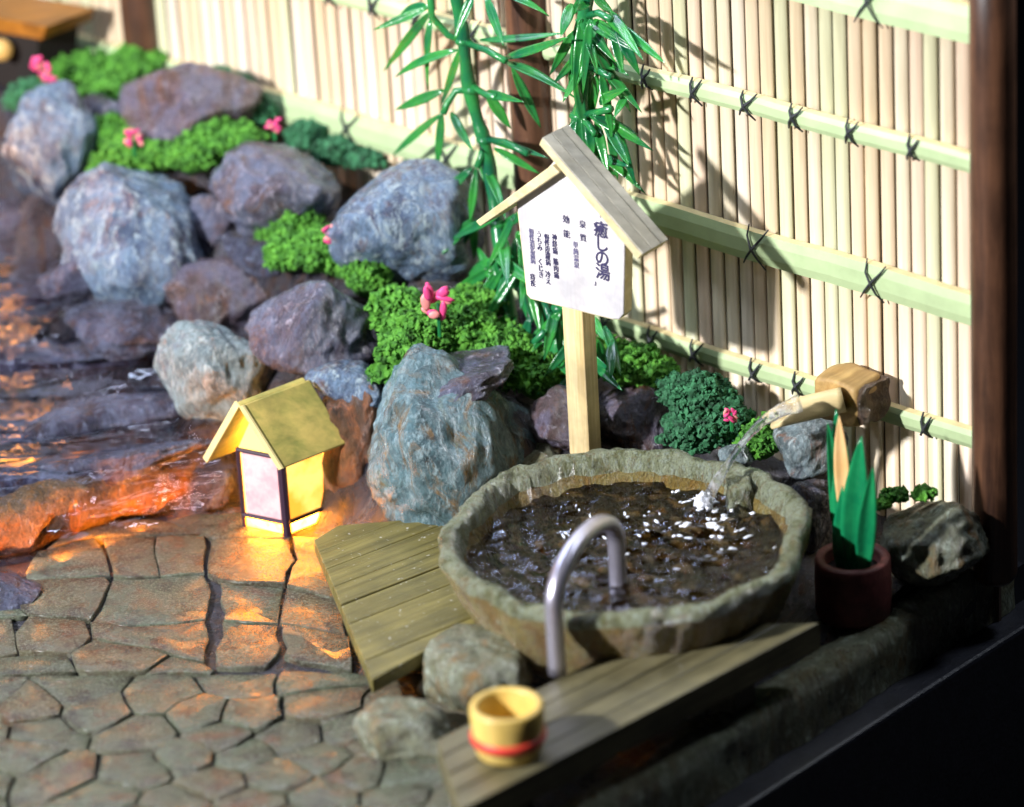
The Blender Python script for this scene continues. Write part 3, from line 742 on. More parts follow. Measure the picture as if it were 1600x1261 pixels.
# water jet: a glassy rope from the spout, then froth and white flecks modelled as glints
m, t, N, L, B = nt('jet_water'); B.inputs['Transmission Weight'].default_value = 1; B.inputs['IOR'].default_value = 1.33; B.inputs['Roughness'].default_value = .03; B.inputs['Base Color'].default_value = (1, 1, 1, 1); M_jet = m
B.inputs['IOR'].default_value = 1.25
Wd_ = N.new('ShaderNodeBsdfTranslucent'); Wd_.inputs[0].default_value = (.95, .97, 1, 1); Mx_ = N.new('ShaderNodeMixShader'); vv_ = coords(N, L, (1, 1, 1), vary=False); nn_ = noi(N, L, vv_, 4, 3, .6, .5); rr0 = ramp(N, [(.48, (.03, .03, .03)), (.66, (.6, .6, .6))]); L.new(nn_.outputs['Fac'], rr0.inputs[0])  # white streaks mixed into the shader stand for highlights on the jet
Df_ = N.new('ShaderNodeBsdfDiffuse'); Df_.inputs[0].default_value = (.9, .93, 1, 1); Ad_ = N.new('ShaderNodeMixShader'); Ad_.inputs[0].default_value = .5; L.new(Wd_.outputs[0], Ad_.inputs[1]); L.new(Df_.outputs[0], Ad_.inputs[2])
L.new(rr0.outputs[0], Mx_.inputs[0]); L.new(B.outputs[0], Mx_.inputs[1]); L.new(Ad_.outputs[0], Mx_.inputs[2]); L.new(Mx_.outputs[0], N['Material Output'].inputs['Surface'])
v = coords(N, L, vary=False); n_ = noi(N, L, v, 7, 3, .5); bp = N.new('ShaderNodeBump'); bp.inputs['Strength'].default_value = .5; bp.inputs['Distance'].default_value = .1; L.new(n_.outputs['Fac'], bp.inputs['Height']); L.new(bp.outputs[0], B.inputs['Normal'])
M_froth_glint = plain('froth_and_glints', (.85, .88, .95), .35, var=.05)
SE = T(1196, 652, 1.75); 
path = [(1250, 630), (1222, 640), (1192, 658), (1168, 682), (1150, 706), (1134, 730), (1118, 756), (1102, 786)]
J0, J1 = SE, IMP
pts = []; rad = []
for i in range(29):
    f = i/28*(len(path)-1); a = int(min(f, len(path)-2)); q = f-a
    x = path[a][0]*(1-q)+path[a+1][0]*q; y = path[a][1]*(1-q)+path[a+1][1]*q
    tt_ = st(J0)[1]*(1-i/28)+st(J1)[1]*i/28
    pts.append(T(x, y, tt_)); rad.append((.15-.085*min(1, i/11)+.05*max(0, (i-18)/10))*(1+.25*mn.noise(Vector((i*.55, 0, 3)))))
mb = MB(); mb.tube(pts, rad, 16, flat=.8)
jet = mb.build('water_jet', M_jet, smooth=True); tag(jet, 'thin glassy stream of water falling from the bamboo spout into the basin', 'water')
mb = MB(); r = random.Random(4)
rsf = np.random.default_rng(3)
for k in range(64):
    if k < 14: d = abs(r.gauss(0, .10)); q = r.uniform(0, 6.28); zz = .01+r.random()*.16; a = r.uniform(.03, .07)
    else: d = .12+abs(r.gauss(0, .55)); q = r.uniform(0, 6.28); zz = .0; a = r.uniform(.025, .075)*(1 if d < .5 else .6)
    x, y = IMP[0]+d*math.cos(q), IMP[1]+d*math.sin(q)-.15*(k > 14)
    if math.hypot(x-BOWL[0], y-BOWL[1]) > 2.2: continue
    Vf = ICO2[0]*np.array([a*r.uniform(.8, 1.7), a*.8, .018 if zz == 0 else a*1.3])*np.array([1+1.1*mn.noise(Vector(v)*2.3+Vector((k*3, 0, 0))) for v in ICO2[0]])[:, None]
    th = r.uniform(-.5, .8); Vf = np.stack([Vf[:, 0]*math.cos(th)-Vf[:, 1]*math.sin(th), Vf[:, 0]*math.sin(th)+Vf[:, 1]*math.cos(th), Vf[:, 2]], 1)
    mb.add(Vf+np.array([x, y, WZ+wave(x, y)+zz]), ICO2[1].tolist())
for ring in range(1, 9):  # arcs of white flecks modelled in place of light glints on the ripples
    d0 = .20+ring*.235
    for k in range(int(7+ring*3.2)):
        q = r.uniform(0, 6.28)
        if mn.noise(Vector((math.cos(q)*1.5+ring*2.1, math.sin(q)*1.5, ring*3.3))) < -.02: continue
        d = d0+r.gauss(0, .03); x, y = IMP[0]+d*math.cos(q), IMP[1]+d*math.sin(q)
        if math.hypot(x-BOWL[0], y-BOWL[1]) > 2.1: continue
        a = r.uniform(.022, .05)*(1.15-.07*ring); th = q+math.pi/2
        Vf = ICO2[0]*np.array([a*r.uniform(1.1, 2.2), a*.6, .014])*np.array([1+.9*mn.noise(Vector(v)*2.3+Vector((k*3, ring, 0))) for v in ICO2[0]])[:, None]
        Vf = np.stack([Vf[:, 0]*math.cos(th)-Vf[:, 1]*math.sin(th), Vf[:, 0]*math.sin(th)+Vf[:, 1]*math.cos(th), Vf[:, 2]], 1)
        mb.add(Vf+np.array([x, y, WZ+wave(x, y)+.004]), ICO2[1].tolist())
tag(mb.build('froth_and_glints', M_froth_glint, smooth=True), 'white froth where the stream lands, with glints on the basin water modelled as white flecks', 'froth_and_glints', kind='stuff')

# ------------------------------------------------------------------ spout block and bamboo spout
M_block = woodmat('cork_wood', (.30, .17, .05), (.55, .36, .13), AZ, 5, .6, .6)
M_endg = rockmat('fibrous_end', [(.03, .015, .01), (.10, .05, .03), (.22, .13, .07), (.3, .2, .1)], rust=(.3, .2, .1), rustamt=.6, pale=(.4, .3, .2), paleamt=.4, rough=(.6, .8), bump=1.0, sc=3)
M_spout = woodmat('spout_bamboo', (.55, .42, .20), (.68, .56, .30), math.pi, 4, .35, .15)
BC = T(1327, 617, .55)
spout = empty('spout_block', BC-Z3*.45, 'orange brown wooden block with a pale bamboo spout, fixed to the fence', 'water spout')
mb = MB(); 
V = []; F = []
# lumpy box on a grid
def lumpbox(c, ax, ay, az, h, amp, seed, mat, parent, name, n=10):
    bm = bmesh.new(); bmesh.ops.create_cube(bm, size=2); bmesh.ops.subdivide_edges(bm, edges=bm.edges, cuts=n, use_grid_fill=True)
    V = []
    for v in bm.verts:
        p = v.co.copy(); q = Vector((p.x*h[0]*3, p.y*h[1]*3, p.z*h[2]*3+seed)); 
        rr = 1-.04*(abs(p.x)**6*abs(p.y)**6+abs(p.y)**6*abs(p.z)**6+abs(p.x)**6*abs(p.z)**6)
        d = Vector((mn.noise(q*1.3), mn.noise(q*1.3+Vector((5, 0, 0))), mn.noise(q*1.3+Vector((0, 7, 0)))))*amp
        V.append(c+ax*(p.x*h[0]*rr+d.x)+ay*(p.y*h[1]*rr+d.y)+az*(p.z*h[2]*rr+d.z))
    F = [tuple(v.index for v in f.verts) for f in bm.faces]; bm.free()
    return obj(name, V, F, mat, parent, smooth=True)
lumpbox(BC, U, Wd, Z3, (.40, .34, .34), .03, 3, M_block, spout, 'block')
lumpbox(BC-U*.41, U, Wd, Z3, (.05, .31, .31), .10, 9, M_endg, spout, 'end_grain', 24)
# bamboo tube with a slanting cut mouth
A = T(1318, 624, .95); Bq = T(1200, 652, 1.70)
ax = (Bq-A); LN = np.linalg.norm(ax); ax /= LN
sd = np.cross(ax, Z3); sd /= np.linalg.norm(sd); up = np.cross(sd, ax)
mb = MB(); n = 24; ro, ri = .185, .145; V = []; F = []
rows = 8
for rr_ in (ro, ri):
    for k in range(rows+1):
        for j in range(n):
            q = 2*math.pi*j/n; cut = LN-.48*(0.5+.5*math.sin(q))     # top cut back
            l = cut*k/rows
            V.append(A+ax*l+sd*rr_*math.cos(q)+up*rr_*math.sin(q))
S = (rows+1)*n
for b in (0, S):
    for k in range(rows):
        for j in range(n): F.append((b+k*n+j, b+k*n+(j+1) % n, b+(k+1)*n+(j+1) % n, b+(k+1)*n+j))
for j in range(n): F.append((rows*n+j, rows*n+(j+1) % n, S+rows*n+(j+1) % n, S+rows*n+j)); 
F.append(tuple(range(n-1, -1, -1)))
mb.add(V, F); mb.build('bamboo_tube', M_spout, spout, smooth=True)

# ------------------------------------------------------------------ notice sign
PB = G(921, 822, .1)
BA = math.radians(50); bx = np.array([math.sin(BA), -math.cos(BA), 0]); bn = np.array([-math.cos(BA), -math.sin(BA), 0])
sign = empty('notice_sign', PB, 'white notice board with little gable roof and dark blue Japanese writing on pale post', 'sign')
def BP(x, y, off=0.): d = ray(x, y); o = PB+bn*(.16+off); return CAM+d*(((o-CAM)@bn)/(d@bn))
M_board = woodmat('white_board', (.60, .58, .59), (.68, .67, .69), 0, 5, .5, .06, vertical=True)
M_pine = woodmat('pine_post', (.50, .34, .13), (.78, .64, .36), 0, 9, .5, .3, vertical=True)
M_roofw = woodmat('grey_roof_wood', (.24, .225, .18), (.56, .54, .47), math.radians(0), 1.2, .7, .5, vertical=False)
M_pale = woodmat('pale_edge_wood', (.62, .52, .26), (.75, .66, .40), 0, 6, .5, .2)
mb = MB(); 
mb.box(PB+Z3*2.0, bx, bn, Z3, (.19, .15, 2.35)); bevel(mb.build('post', M_pine, sign), .02)
pl = [(823, 460), (829, 467), (957, 499), (967, 499), (974, 491), (976, 372), (866, 252), (807, 316)]
mb = MB(); mb.prism([BP(x, y, .12) for x, y in pl], -bn*.035)
bd = bevel(mb.build('board', M_board, sign), .02)
mb = MB(); mb.prism([BP(x, y, .082) for x, y in pl], -bn*.20)
mb.build('backing_board', M_pale, sign)
for q, nm in (([(846, 217), (1003, 398), (996, 406), (842, 226)], 'r'), ([(743, 346), (862, 258), (874, 270), (750, 354)], 'l')):
    P = [BP(x, y, .30) for x, y in q]
    mid = P[1]-P[0]; nrm = np.cross(mid/np.linalg.norm(mid), bn); nrm = nrm if nrm[2] > 0 else -nrm
    mb = MB()
    mb.prism(P, -bn*.60)
    rf = bevel(mb.build('roof_board', M_pale, sign), .015)
    if nm == 'r':                       # grey top veneer boards with a seam
        for a, b in ((.01, .20), (.215, .42), (.435, .60)):
            mb = MB(); e = mid/np.linalg.norm(mid); P2 = [P[0]-bn*a+nrm*.004, P[1]-bn*a+nrm*.004+e*0, P[1]-bn*b+nrm*.004, P[0]-bn*b+nrm*.004]
            o = mb; o.prism(P2, nrm*(.028 if a != .215 else .034)); o.build('roof_plank', M_roofw, rf)


def text(body, x, y, size, wx=1.0, ls=.95, mat=None):
    cu = bpy.data.curves.new('lettering', 'FONT'); cu.body = '\n'.join(body); cu.size = size; cu.space_line = ls
    cu.align_x = 'CENTER'; cu.align_y = 'TOP'; cu.extrude = .003; cu.offset = 0
    to = bpy.data.objects.new('lettering', cu); COL.objects.link(to)
    P = BP(x, y, .126)
    bpy.context.view_layer.update()
    m0 = bpy.data.meshes.new_from_object(to.evaluated_get(bpy.context.evaluated_depsgraph_get()))
    vv = np.array([v.co[:] for v in m0.vertices]); ff = [tuple(p.vertices) for p in m0.polygons]; me = bpy.data.meshes.new('lettering')
    sh = .006 if size > .2 else .0035; VV = []; FF = []
    for k_, (a_, b_) in enumerate([(0, 0), (sh, 0), (-sh, 0), (0, sh), (0, -sh)] if size > .2 else [(0, 0), (sh, 0), (-sh, 0)]):
        VV += (vv+np.array([a_, b_, .0003*k_])).tolist(); FF += [tuple(i+k_*len(vv) for i in f) for f in ff]
    me.from_pydata(VV, [], FF); me.update()
    bpy.data.objects.remove(to); me.materials.clear(); me.materials.append(mat)
    o = bpy.data.objects.new('lettering', me); COL.objects.link(o); o.parent = sign
    # in-plane lean of the board is followed by shearing nothing: plain rotation into the board plane
    o.matrix_local = Matrix(((bx[0]*wx, 0, bn[0], P[0]-PB[0]), (bx[1]*wx, 0, bn[1], P[1]-PB[1]), (0, 1, 0, P[2]-PB[2]), (0, 0, 0, 1)))
    return o


M_ink = plain('blue_black_ink', (.035, .03, .09), .6)
M_inkl = plain('light_ink', (.13, .12, .22), .6)
text('癒しの湯', 938, 347, .27, 1.0, .82, M_ink)
text('「', 936, 334, .10, 1.0, 1, M_inkl)
text('」', 932, 438, .10, 1.0, 1, M_ink)
text('泉', 910, 345, .13, 1, 1, M_ink); text('質', 911, 366, .13, 1, 1, M_ink)
text('単純温泉', 899, 378, .11, .9, .95, M_inkl)
text('効', 884, 337, .13, 1, 1, M_ink); text('能', 885, 360, .13, 1, 1, M_ink)
text('神経痛', 866, 366, .115, .85, .92, M_ink); text('筋肉痛', 868, 404, .115, .85, .92, M_ink)
text('慢性皮膚病', 854, 366, .115, .85, .86, M_ink); text('冷え', 856, 424, .115, .85, .92, M_ink)
text('うちみ', 842, 361, .115, .85, .92, M_ink); text('くじき', 844, 404, .115, .85, .92, M_ink)
text('慢性消化器病', 830, 358, .11, .85, .82, M_inkl); text('痔疾', 832, 428, .115, .85, .88, M_ink)

# ------------------------------------------------------------------ lantern
lN, lL, lR = G(449, 836, .02), G(382, 822, .02), G(518, 808, .02)
e1 = lR-lN; e2 = lL-lN; lc = lN+(e1+e2)/2
lan = empty('paper_lantern', lc, 'glowing paper lantern with olive gable roof standing on the patio edge', 'lantern')
M_pap1 = emis('pink_paper', (1.0, .60, .60), .62, (.8, .22, .32), 4.0)
M_pap2 = emis('yellow_paper', (1.0, .60, .14), 1.9, (1.0, .34, .03), 1.6)
M_pap3 = emis('unseen_bright_paper', (1.0, .42, .05), 9)  # unseen rear sides, made brighter to light the rock behind
M_gab = emis('gable_paper', (1.0, .72, .16), 2.3)
M_bglow = emis('base_paper', (1.0, .36, .03), 52, (1.0, .20, .008), 2)
M_frame = plain('black_frame', (.03, .012, .03), .5)
M_lroof = woodmat('olive_roof', (.26, .27, .06), (.62, .48, .13), 0, 3, .6, .3)
M_lrim = plain('roof_rim', (.70, .58, .26), .5, var=.1)
HB, HP = .20, 1.30                       # base height, panel top
def LP(a, b, z): return lN+e1*a+e2*b+Z3*z
mb = MB(); mb.prism([LP(.03, .03, 0), LP(.97, .03, 0), LP(.97, .97, 0), LP(.03, .97, 0)], Z3*HB); mb.build('base', M_bglow, lan)
for nm, q, mt in (('paper_panel', [(0, 0), (0, 1)], M_pap1), ('paper_panel', [(0, 0), (1, 0)], M_pap2), ('paper_panel', [(1, 0), (1, 1)], M_pap3), ('paper_panel', [(0, 1), (1, 1)], M_pap3)):
    (a0, b0), (a1, b1) = q; inn = .03
    f = lambda a, b: (inn+(1-2*inn)*a, inn+(1-2*inn)*b)
    a0, b0 = f(a0, b0); a1, b1 = f(a1, b1)
    dirin = (np.array([.5-(a0+a1)/2, .5-(b0+b1)/2])*.05)
    d = e1*dirin[0]+e2*dirin[1]
    mb = MB(); mb.prism([LP(a0, b0, HB+.01), LP(a1, b1, HB+.01), LP(a1, b1, HP), LP(a0, b0, HP)], d); mb.build(nm, mt, lan)
for a, b in ((0, 0), (1, 0), (0, 1), (1, 1)):
    mb = MB(); w_ = .07 if (a, b) == (0, 0) else .03
    mb.tube([LP(a, b, .0 if (a, b) != (0, 0) else -.02), LP(a, b, HP+.02)], w_, 8); mb.build('corner_bar', M_frame, lan)
for (a0, b0), (a1, b1) in (((0, 0), (0, 1)), ((0, 0), (1, 0)), ((1, 0), (1, 1)), ((0, 1), (1, 1))):
    for z in (HB, HP):
        mb = MB(); mb.tube([LP(a0, b0, z), LP(a1, b1, z)], .036, 8); mb.build('cross_bar', M_frame, lan)
# gables
RZ = 2.18; EZ = 1.34
for a in (.02, .95):
    mb = MB(); mb.prism([LP(a, 0, HP+.02), LP(a, 1, HP+.02), LP(a, .5, RZ-.12)], e1*.04); mb.build('gable_panel', M_gab, lan)
# roof boards
def roofside(b_eave, z_eave):
    P = [LP(-.30, .5, RZ), LP(1.16, .5, RZ), LP(1.16, b_eave, z_eave), LP(-.30, b_eave, z_eave)]
    nrm = np.cross(P[1]-P[0], P[3]-P[0]); nrm /= np.linalg.norm(nrm); nrm = nrm if nrm[2] > 0 else -nrm
    mb = MB(); mb.prism(P, nrm*.09); o = bevel(mb.build('roof_board', M_lroof, lan), .02)
    mb = MB(); Q = [P[0]-e1*.015, P[3]-e1*.015, P[3]-e1*.015+nrm*.11, P[0]-e1*.015+nrm*.11]; mb.prism([q-e1*.03 for q in Q], e1*.04); mb.build('roof_trim', M_lrim, o)
roofside(-.30, EZ-.10); roofside(1.38, EZ-.22)
lamp('lantern_lamp', 'POINT', tuple(LP(-.9, -.35, .35)), None, 1, (1, .45, .12), shadow_soft_size=.1).hide_render = False
bpy.data.objects.remove(bpy.data.objects['lantern_lamp'])
lamp('lantern_bulb', 'POINT', tuple(LP(.5, .5, 1.5)), None, 60, (1, .55, .16), shadow_soft_size=.15)

# ------------------------------------------------------------------ decks


def deck(lab, px, z, th, direction, widths, mat, seed, cat='deck'):
    r = random.Random(seed)
    P = np.array([G(x, y, z)[:2] for x, y in px]); c = P.mean(0)
    e = empty('wooden_bench' if cat == 'bench' else 'wooden_deck', (c[0], c[1], z-th), lab, cat)
    d = np.array(direction[:2]); d /= np.linalg.norm(d); nn = np.array([-d[1], d[0]])
    lo, hi = (P@nn).min(), (P@nn).max(); n = widths; step = (hi-lo)/n
    for k in range(n):
        a, b = lo+k*step, lo+(k+1)*step
        q = clip([tuple(p) for p in P], nn[0], nn[1], b-.006); q = clip(q, -nn[0], -nn[1], -(a+.006))
        if len(q) < 3: continue
        dz = r.uniform(-.01, .012)
        mb = MB(); mb.prism([np.array([x, y, z-th+dz]) for x, y in q], Z3*th)
        bevel(mb.build('plank', mat, e), .02)
    return e


dA, dB = G(505, 905, .6), G(660, 845, .6)
dd = dB-dA; angA = math.atan2(dd[1], dd[0])
M_deck = woodmat('olive_deck_wood', (.10, .085, .022), (.21, .18, .055), angA, 7, .38, .35, speck=(.55, .55, .5))
deck('square olive wooden deck with white specks, left of the stone basin', [(490, 843), (528, 820), (700, 806), (800, 930), (742, 975), (581, 1064)], .6, .22, dd, 8, M_deck, 2)
PZ = .95
dA, dB = G(757, 1245, PZ), G(1277, 974, PZ); dd2 = dB-dA; angB = math.atan2(dd2[1], dd2[0])
M_deck2 = woodmat('grey_olive_plank_wood', (.07, .062, .03), (.155, .14, .075), angB, 7, .42, .35)
deck('long grey brown wooden bench in front of the basin carrying the little tub', [(682, 1155), (1040, 974), (1281, 972), (720, 1266)], PZ, .42, dd2, 4, M_deck2, 4, 'bench')
# bearers under the bench
mid = (G(800, 1190, PZ)+G(1200, 1000, PZ))/2
bd_ = [o for o in bpy.data.objects if o.get('category') == 'bench'][0]
for q in (.15, .85):
    c = G(700, 1210, PZ)*(1-q)+G(1200, 985, PZ)*q; dn = dd2/np.linalg.norm(dd2); 
    mb = MB(); mb.box((c[0]+.1, c[1]+.15, .24), dn, np.array([-dn[1], dn[0], 0]), Z3, (.2, .28, .285)); mb.build('bearer', M_deck2, bd_)
dk_ = [o for o in bpy.data.objects if o.get('category') == 'deck'][0]
for x, y in ((560, 880), (690, 880), (640, 985)):
    c = G(x, y, .5); mb = MB(); mb.box((c[0], c[1], .165), (1, 0, 0), (0, 1, 0), Z3, (.2, .2, .21)); mb.build('bearer', M_deck, dk_)

# ------------------------------------------------------------------ hand rail
M_metal = plain('brushed_metal', (.62, .60, .72), .36, metal=.85, var=.1)
H1 = G(871, 1052, PZ); H2 = G(966, 905, 1.36)
hr = empty('handrail', H1, 'bent grey metal handrail hooked from the bench into the basin', 'handrail')
pp = []
dh = (H2-H1); dh[2] = 0
zt = 2.52
for i in range(7): pp.append(H1+Z3*((zt-.55-H1[2])*i/6))
for i in range(1, 20):
    q = math.pi*i/20; pp.append(H1+dh*(.5-.5*math.cos(q))+Z3*(zt-.55-H1[2]+.58*math.sin(q)))
for i in range(7): 
    z0 = zt-.55; z1 = .9; pp.append(np.array([H2[0], H2[1], z0+(z1-z0)*i/6]))
mb = MB(); mb.tube(pp, .125, 18); mb.build('rail_tube', M_metal, hr, smooth=True)

# ------------------------------------------------------------------ tub
TB = G(796, 1176, PZ); TB[2] = PZ+.012
k = upx(TB); R_ = 58*k
tub = empty('wooden_tub', TB, 'small yellow wooden tub with a red band on the end of the bench', 'tub')
M_tub = woodmat('yellow_tub', (.50, .33, .06), (.72, .52, .15), 0, 4, .4, .15, vertical=True)
M_red = plain('red_band', (.62, .05, .03), .45, var=.1)
mb = MB(); h = .72
mb.lathe(TB, [(R_*.5, 0), (R_*.84, 0), (R_*.90, .06), (R_*.95, .2), (R_*1.0, .5), (R_*1.0, h-.03), (R_*.97, h), (R_*.80, h), (R_*.77, h-.03), (R_*.75, .3), (R_*.7, .16), (R_*.3, .15)], 48)
mb.build('tub_body', M_tub, tub, smooth=True)
mb = MB(); mb.lathe(TB, [(R_*.93, .20), (R_*1.0, .205), (R_*1.035, .25), (R_*1.035, .30), (R_*1.01, .335), (R_*.95, .34)], 48, closed=True); mb.build('band', M_red, tub, smooth=True)

# ------------------------------------------------------------------ potted plant
PT = G(1334, 958, .02); k = upx(PT); R_ = 59*k
pot = empty('potted_plant', PT, 'dark red flower pot with upright broad green leaves right of the basin', 'potted plant')
M_pot = plain('dark_red_pot', (.17, .045, .04), .55, bump=.4, bsc=12, var=.35)
M_soil = plain('soil', (.02, .014, .01), .9, bump=1, bsc=14)
mb = MB(); h = .92
mb.lathe(PT, [(R_*.4, 0), (R_*.93, 0), (R_*1.0, .06), (R_*1.02, .5), (R_*1.0, h-.04), (R_*.96, h), (R_*.78, h), (R_*.73, h-.04), (R_*.72, h-.3), (R_*.4, h-.3)], 40)
mb.build('pot', M_pot, pot, smooth=True)
mb = MB(); mb.lathe(PT, [(.05, h-.2), (R_*.4, h-.16), (R_*.735, h-.2)], 24, closed=False); mb.build('soil', M_soil, pot, smooth=True)


def leafmesh(base, tip, width, facing, bend=.1, fold=.25, widest=.4, tw=0., n=12, thick=.018, cross=5):
    base = np.asarray(base, float); tip = np.asarray(tip, float); d = tip-base; L_ = np.linalg.norm(d); d /= L_
    fc = np.asarray(facing, float); fc = fc-d*(fc@d); fc /= np.linalg.norm(fc); sdv = np.cross(d, fc)
    V = []; F = []
    for i in range(n+1):
        f = i/n
        w = (math.sin(math.pi*f**(math.log(.5)/math.log(widest))))**.8 if 0 < f < 1 else 0
        w = width*max(w, .03 if f > .5 else .22)
        c = base+d*L_*f+fc*bend*L_*math.sin(math.pi*f)
        a = tw*f; s2 = sdv*math.cos(a)+fc*math.sin(a); f2 = fc*math.cos(a)-sdv*math.sin(a)
        for j in range(cross):
            x = -1+2*j/(cross-1); V.append(c+s2*w*x*.5+f2*fold*w*abs(x)*.5)
        for j in range(cross-1, -1, -1):
            x = -1+2*j/(cross-1); V.append(c+s2*w*x*.5+f2*(fold*w*abs(x)*.5-thick*(1-.7*abs(x))))
    m_ = 2*cross
    for i in range(n):
        for j in range(m_): F.append((i*m_+j, i*m_+(j+1) % m_, (i+1)*m_+(j+1) % m_, (i+1)*m_+j))
    F += [tuple(range(m_-1, -1, -1)), tuple(n*m_+j for j in range(m_))]
    return V, F


tocam = -Fv
pc = PT+Z3*.75; tp = st(PT)[1]
sidev = np.array([1., 0, 0]); 
for (bx_, by_, tx_, ty_, w_, dt, mt, bend, tw, wd) in [
        (1332, 895, 1306, 640, .44, -.25, M_leaf2, -.03, .3, .42), (1316, 890, 1293, 660, .26, -.12, M_leaf2, -.06, -.5, .45),
        (1321, 850, 1311, 650, .24, -.05, M_leaf3, -.02, .1, .55), (1336, 905, 1346, 682, .44, .02, M_leaf2, .04, .15, .45),
        (1350, 905, 1364, 730, .30, .12, M_leaf2, .05, -.4, .45), (1320, 905, 1316, 760, .30, .10, M_leaf2, .03, .4, .4), (1345, 900, 1352, 745, .36, -.2, M_leaf2, -.03, .7, .45)]:
    bpt = T(bx_, by_, tp+dt*.5); tpt = T(tx_, ty_, tp+dt)
    Vl, Fl = leafmesh(bpt, tpt, w_*.95, np.array([-.35, -.9, .1]), bend, .35, wd, tw, 16, .02, 7)
    obj('leaf', Vl, Fl, mt, pot, smooth=True)

# ------------------------------------------------------------------ plastic bamboo plants
PT1 = .9


def z2(x, y): return (400+x/3.2, y/3.2)
def z6(x, y): return (500+x/3.2, 400+y/3.2)
def z8(x, y): return (580+x/3.478, y/3.478)


r = random.Random(9)


def LN_(y): return max(0., (y-300)/260.)*.85


def plant(lab, stem, srad, nodes, twigs, leaves, tpl, foot):
    e = empty('bamboo_plant', foot, lab, 'plant', 'green plastic bamboo behind the sign')
    mb = MB(); sp = [T(x, y, tpl+LN_(y)) for x, y in stem]
    # smooth the path
    P = []
    for i in range(len(sp)-1):
        p0, p1, p2, p3 = sp[max(i-1, 0)], sp[i], sp[i+1], sp[min(i+2, len(sp)-1)]
        for q in np.linspace(0, 1, 6)[:-1]: P.append(.5*((2*p1)+(-p0+p2)*q+(2*p0-5*p1+4*p2-p3)*q*q+(-p0+3*p1-3*p2+p3)*q**3))
    P.append(sp[-1]); mb.tube(P, [srad*(1+.12*math.sin(i*.9)) for i in range(len(P))], 12); mb.build('stem', M_stem, e, smooth=True)
    for x, y in nodes:
        c = T(x, y, tpl+LN_(y)); V2, F2 = ICO2; obj('node', V2*np.array([srad*1.3, srad*1.3, srad*.75])+c, F2, M_stem, e, smooth=True)
    for tw in twigs:
        pts = [T(x, y, tpl+LN_(y)+(.0 if i == 0 else tw[0]*i)) for i, (x, y) in enumerate(tw[1])]
        mb = MB(); mb.tube(pts, [.055]*len(pts), 7); mb.build('twig', M_stem, e, smooth=True)
    for (a, b, w_, d0, d1) in leaves:
        Vl, Fl = leafmesh(T(*a, tpl+d0+LN_(a[1])), T(*b, tpl+d1+LN_(b[1])), w_, np.array([r.uniform(-.6, .4), -1, r.uniform(.2, 1.1)]), r.uniform(-.05, .07), r.uniform(.2, .5), r.uniform(.3, .45), r.uniform(-.5, .5), 9, .022)
        obj('leaf', Vl, Fl, M_leaf, e, smooth=True)
    return e


lv = []
def A_(zf, a, b, w=.16, d0=0., d1=None): lv.append((zf(*a), zf(*b), w, d0, r.uniform(-.25, .5) if d1 is None else d1))
for a, b in [((868, 60), (635, 360)), ((860, 40), (585, 150)), ((875, 90), (860, 450)), ((860, 30), (720, 75)), ((1010, 250), (695, 385)), ((1030, 230), (925, 535)),
             ((1250, 310), (1600, 490)), ((1280, 340), (1425, 640)), ((1120, 200), (1530, 165)), ((1240, 290), (1560, 185)), ((1085, -20), (990, 205)), ((1150, -20), (1238, 230)), ((1270, -20), (1465, 78)),
             ((940, 450), (695, 550)), ((930, 570), (680, 780)), ((930, 560), (900, 870)), ((975, 560), (1085, 755)), ((1150, 460), (1340, 510)), ((1150, 460), (1275, 645)),
             ((1080, 840), (875, 1045)), ((1100, 840), (1070, 1110)), ((1120, 830), (1235, 1010)), ((1060, 1000), (800, 1090)), ((1090, 1090), (930, 1270)), ((1085, 1100), (1090, 1300)),
             ((1160, 695), (1460, 790)), ((1190, 740), (1420, 870)), ((1150, 850), (1250, 1100)), ((1200, 1150), (1420, 1020)), ((1210, 1200), (1330, 1330))]:
    A_(z2, a, b, r.uniform(.13, .18))
for a, b in [((860, 60), (640, 195)), ((880, 80), (755, 345)), ((900, 90), (935, 300)), ((860, 20), (740, 100)), ((980, 470), (930, 690)), ((990, 480), (1070, 700)), ((970, 460), (900, 420)), ((990, 460), (1120, 430)),
             ((1080, 190), (1120, 430)), ((1040, 170), (1060, 330)), ((1180, 260), (1150, 420)), ((980, 300), (960, 460)), ((960, 560), (800, 560)), ((960, 600), (925, 690)), ((1010, 600), (1050, 720)), ((940, 100), (1060, 220)), ((900, 200), (990, 420)), ((1100, 420), (1010, 560))]:
    A_(z6, a, b, r.uniform(.13, .19))
for k in range(34):
    x0, y0 = r.uniform(740, 860), r.uniform(330, 560); L_ = r.uniform(60, 110); q = r.gauss(0, .55)
    x1, y1 = x0+L_*math.sin(q), y0+L_*math.cos(q)
    if y1 < 640: lv.append(((x0, y0), (x1, y1), r.uniform(.13, .19), r.uniform(-.2, .3), r.uniform(0, .6)))
stem1 = [(708, -40), (717, 20), (724, 60), (731, 125), (747, 190), (757, 220), (765, 266), (776, 344), (786, 420), (800, 510), (806, 560), (818, 612)]
tw1 = [(.12, [(724, 64), (700, 55), (675, 26), (672, -10)]), (.12, [(737, 140), (712, 142), (700, 160), (692, 178)]), (.1, [(757, 218), (752, 245), (745, 262)]), (.12, [(727, 66), (760, 78), (790, 95)]),
       (.1, [(760, 218), (790, 222), (825, 240)]), (.1, [(738, 135), (760, 148), (775, 152)]), (.15, [(785, 410), (775, 400), (765, 412)]), (.15, [(803, 545), (825, 545), (850, 520)])]
foot1 = T(818, 612, PT1)
plant('green plastic bamboo plant rising left of the sign, leaves spread over the blue grey boulder', stem1, .105, [(724, 64), (737, 140), (757, 218), (778, 350), (800, 520)], tw1, lv, PT1, foot1)
lv = []
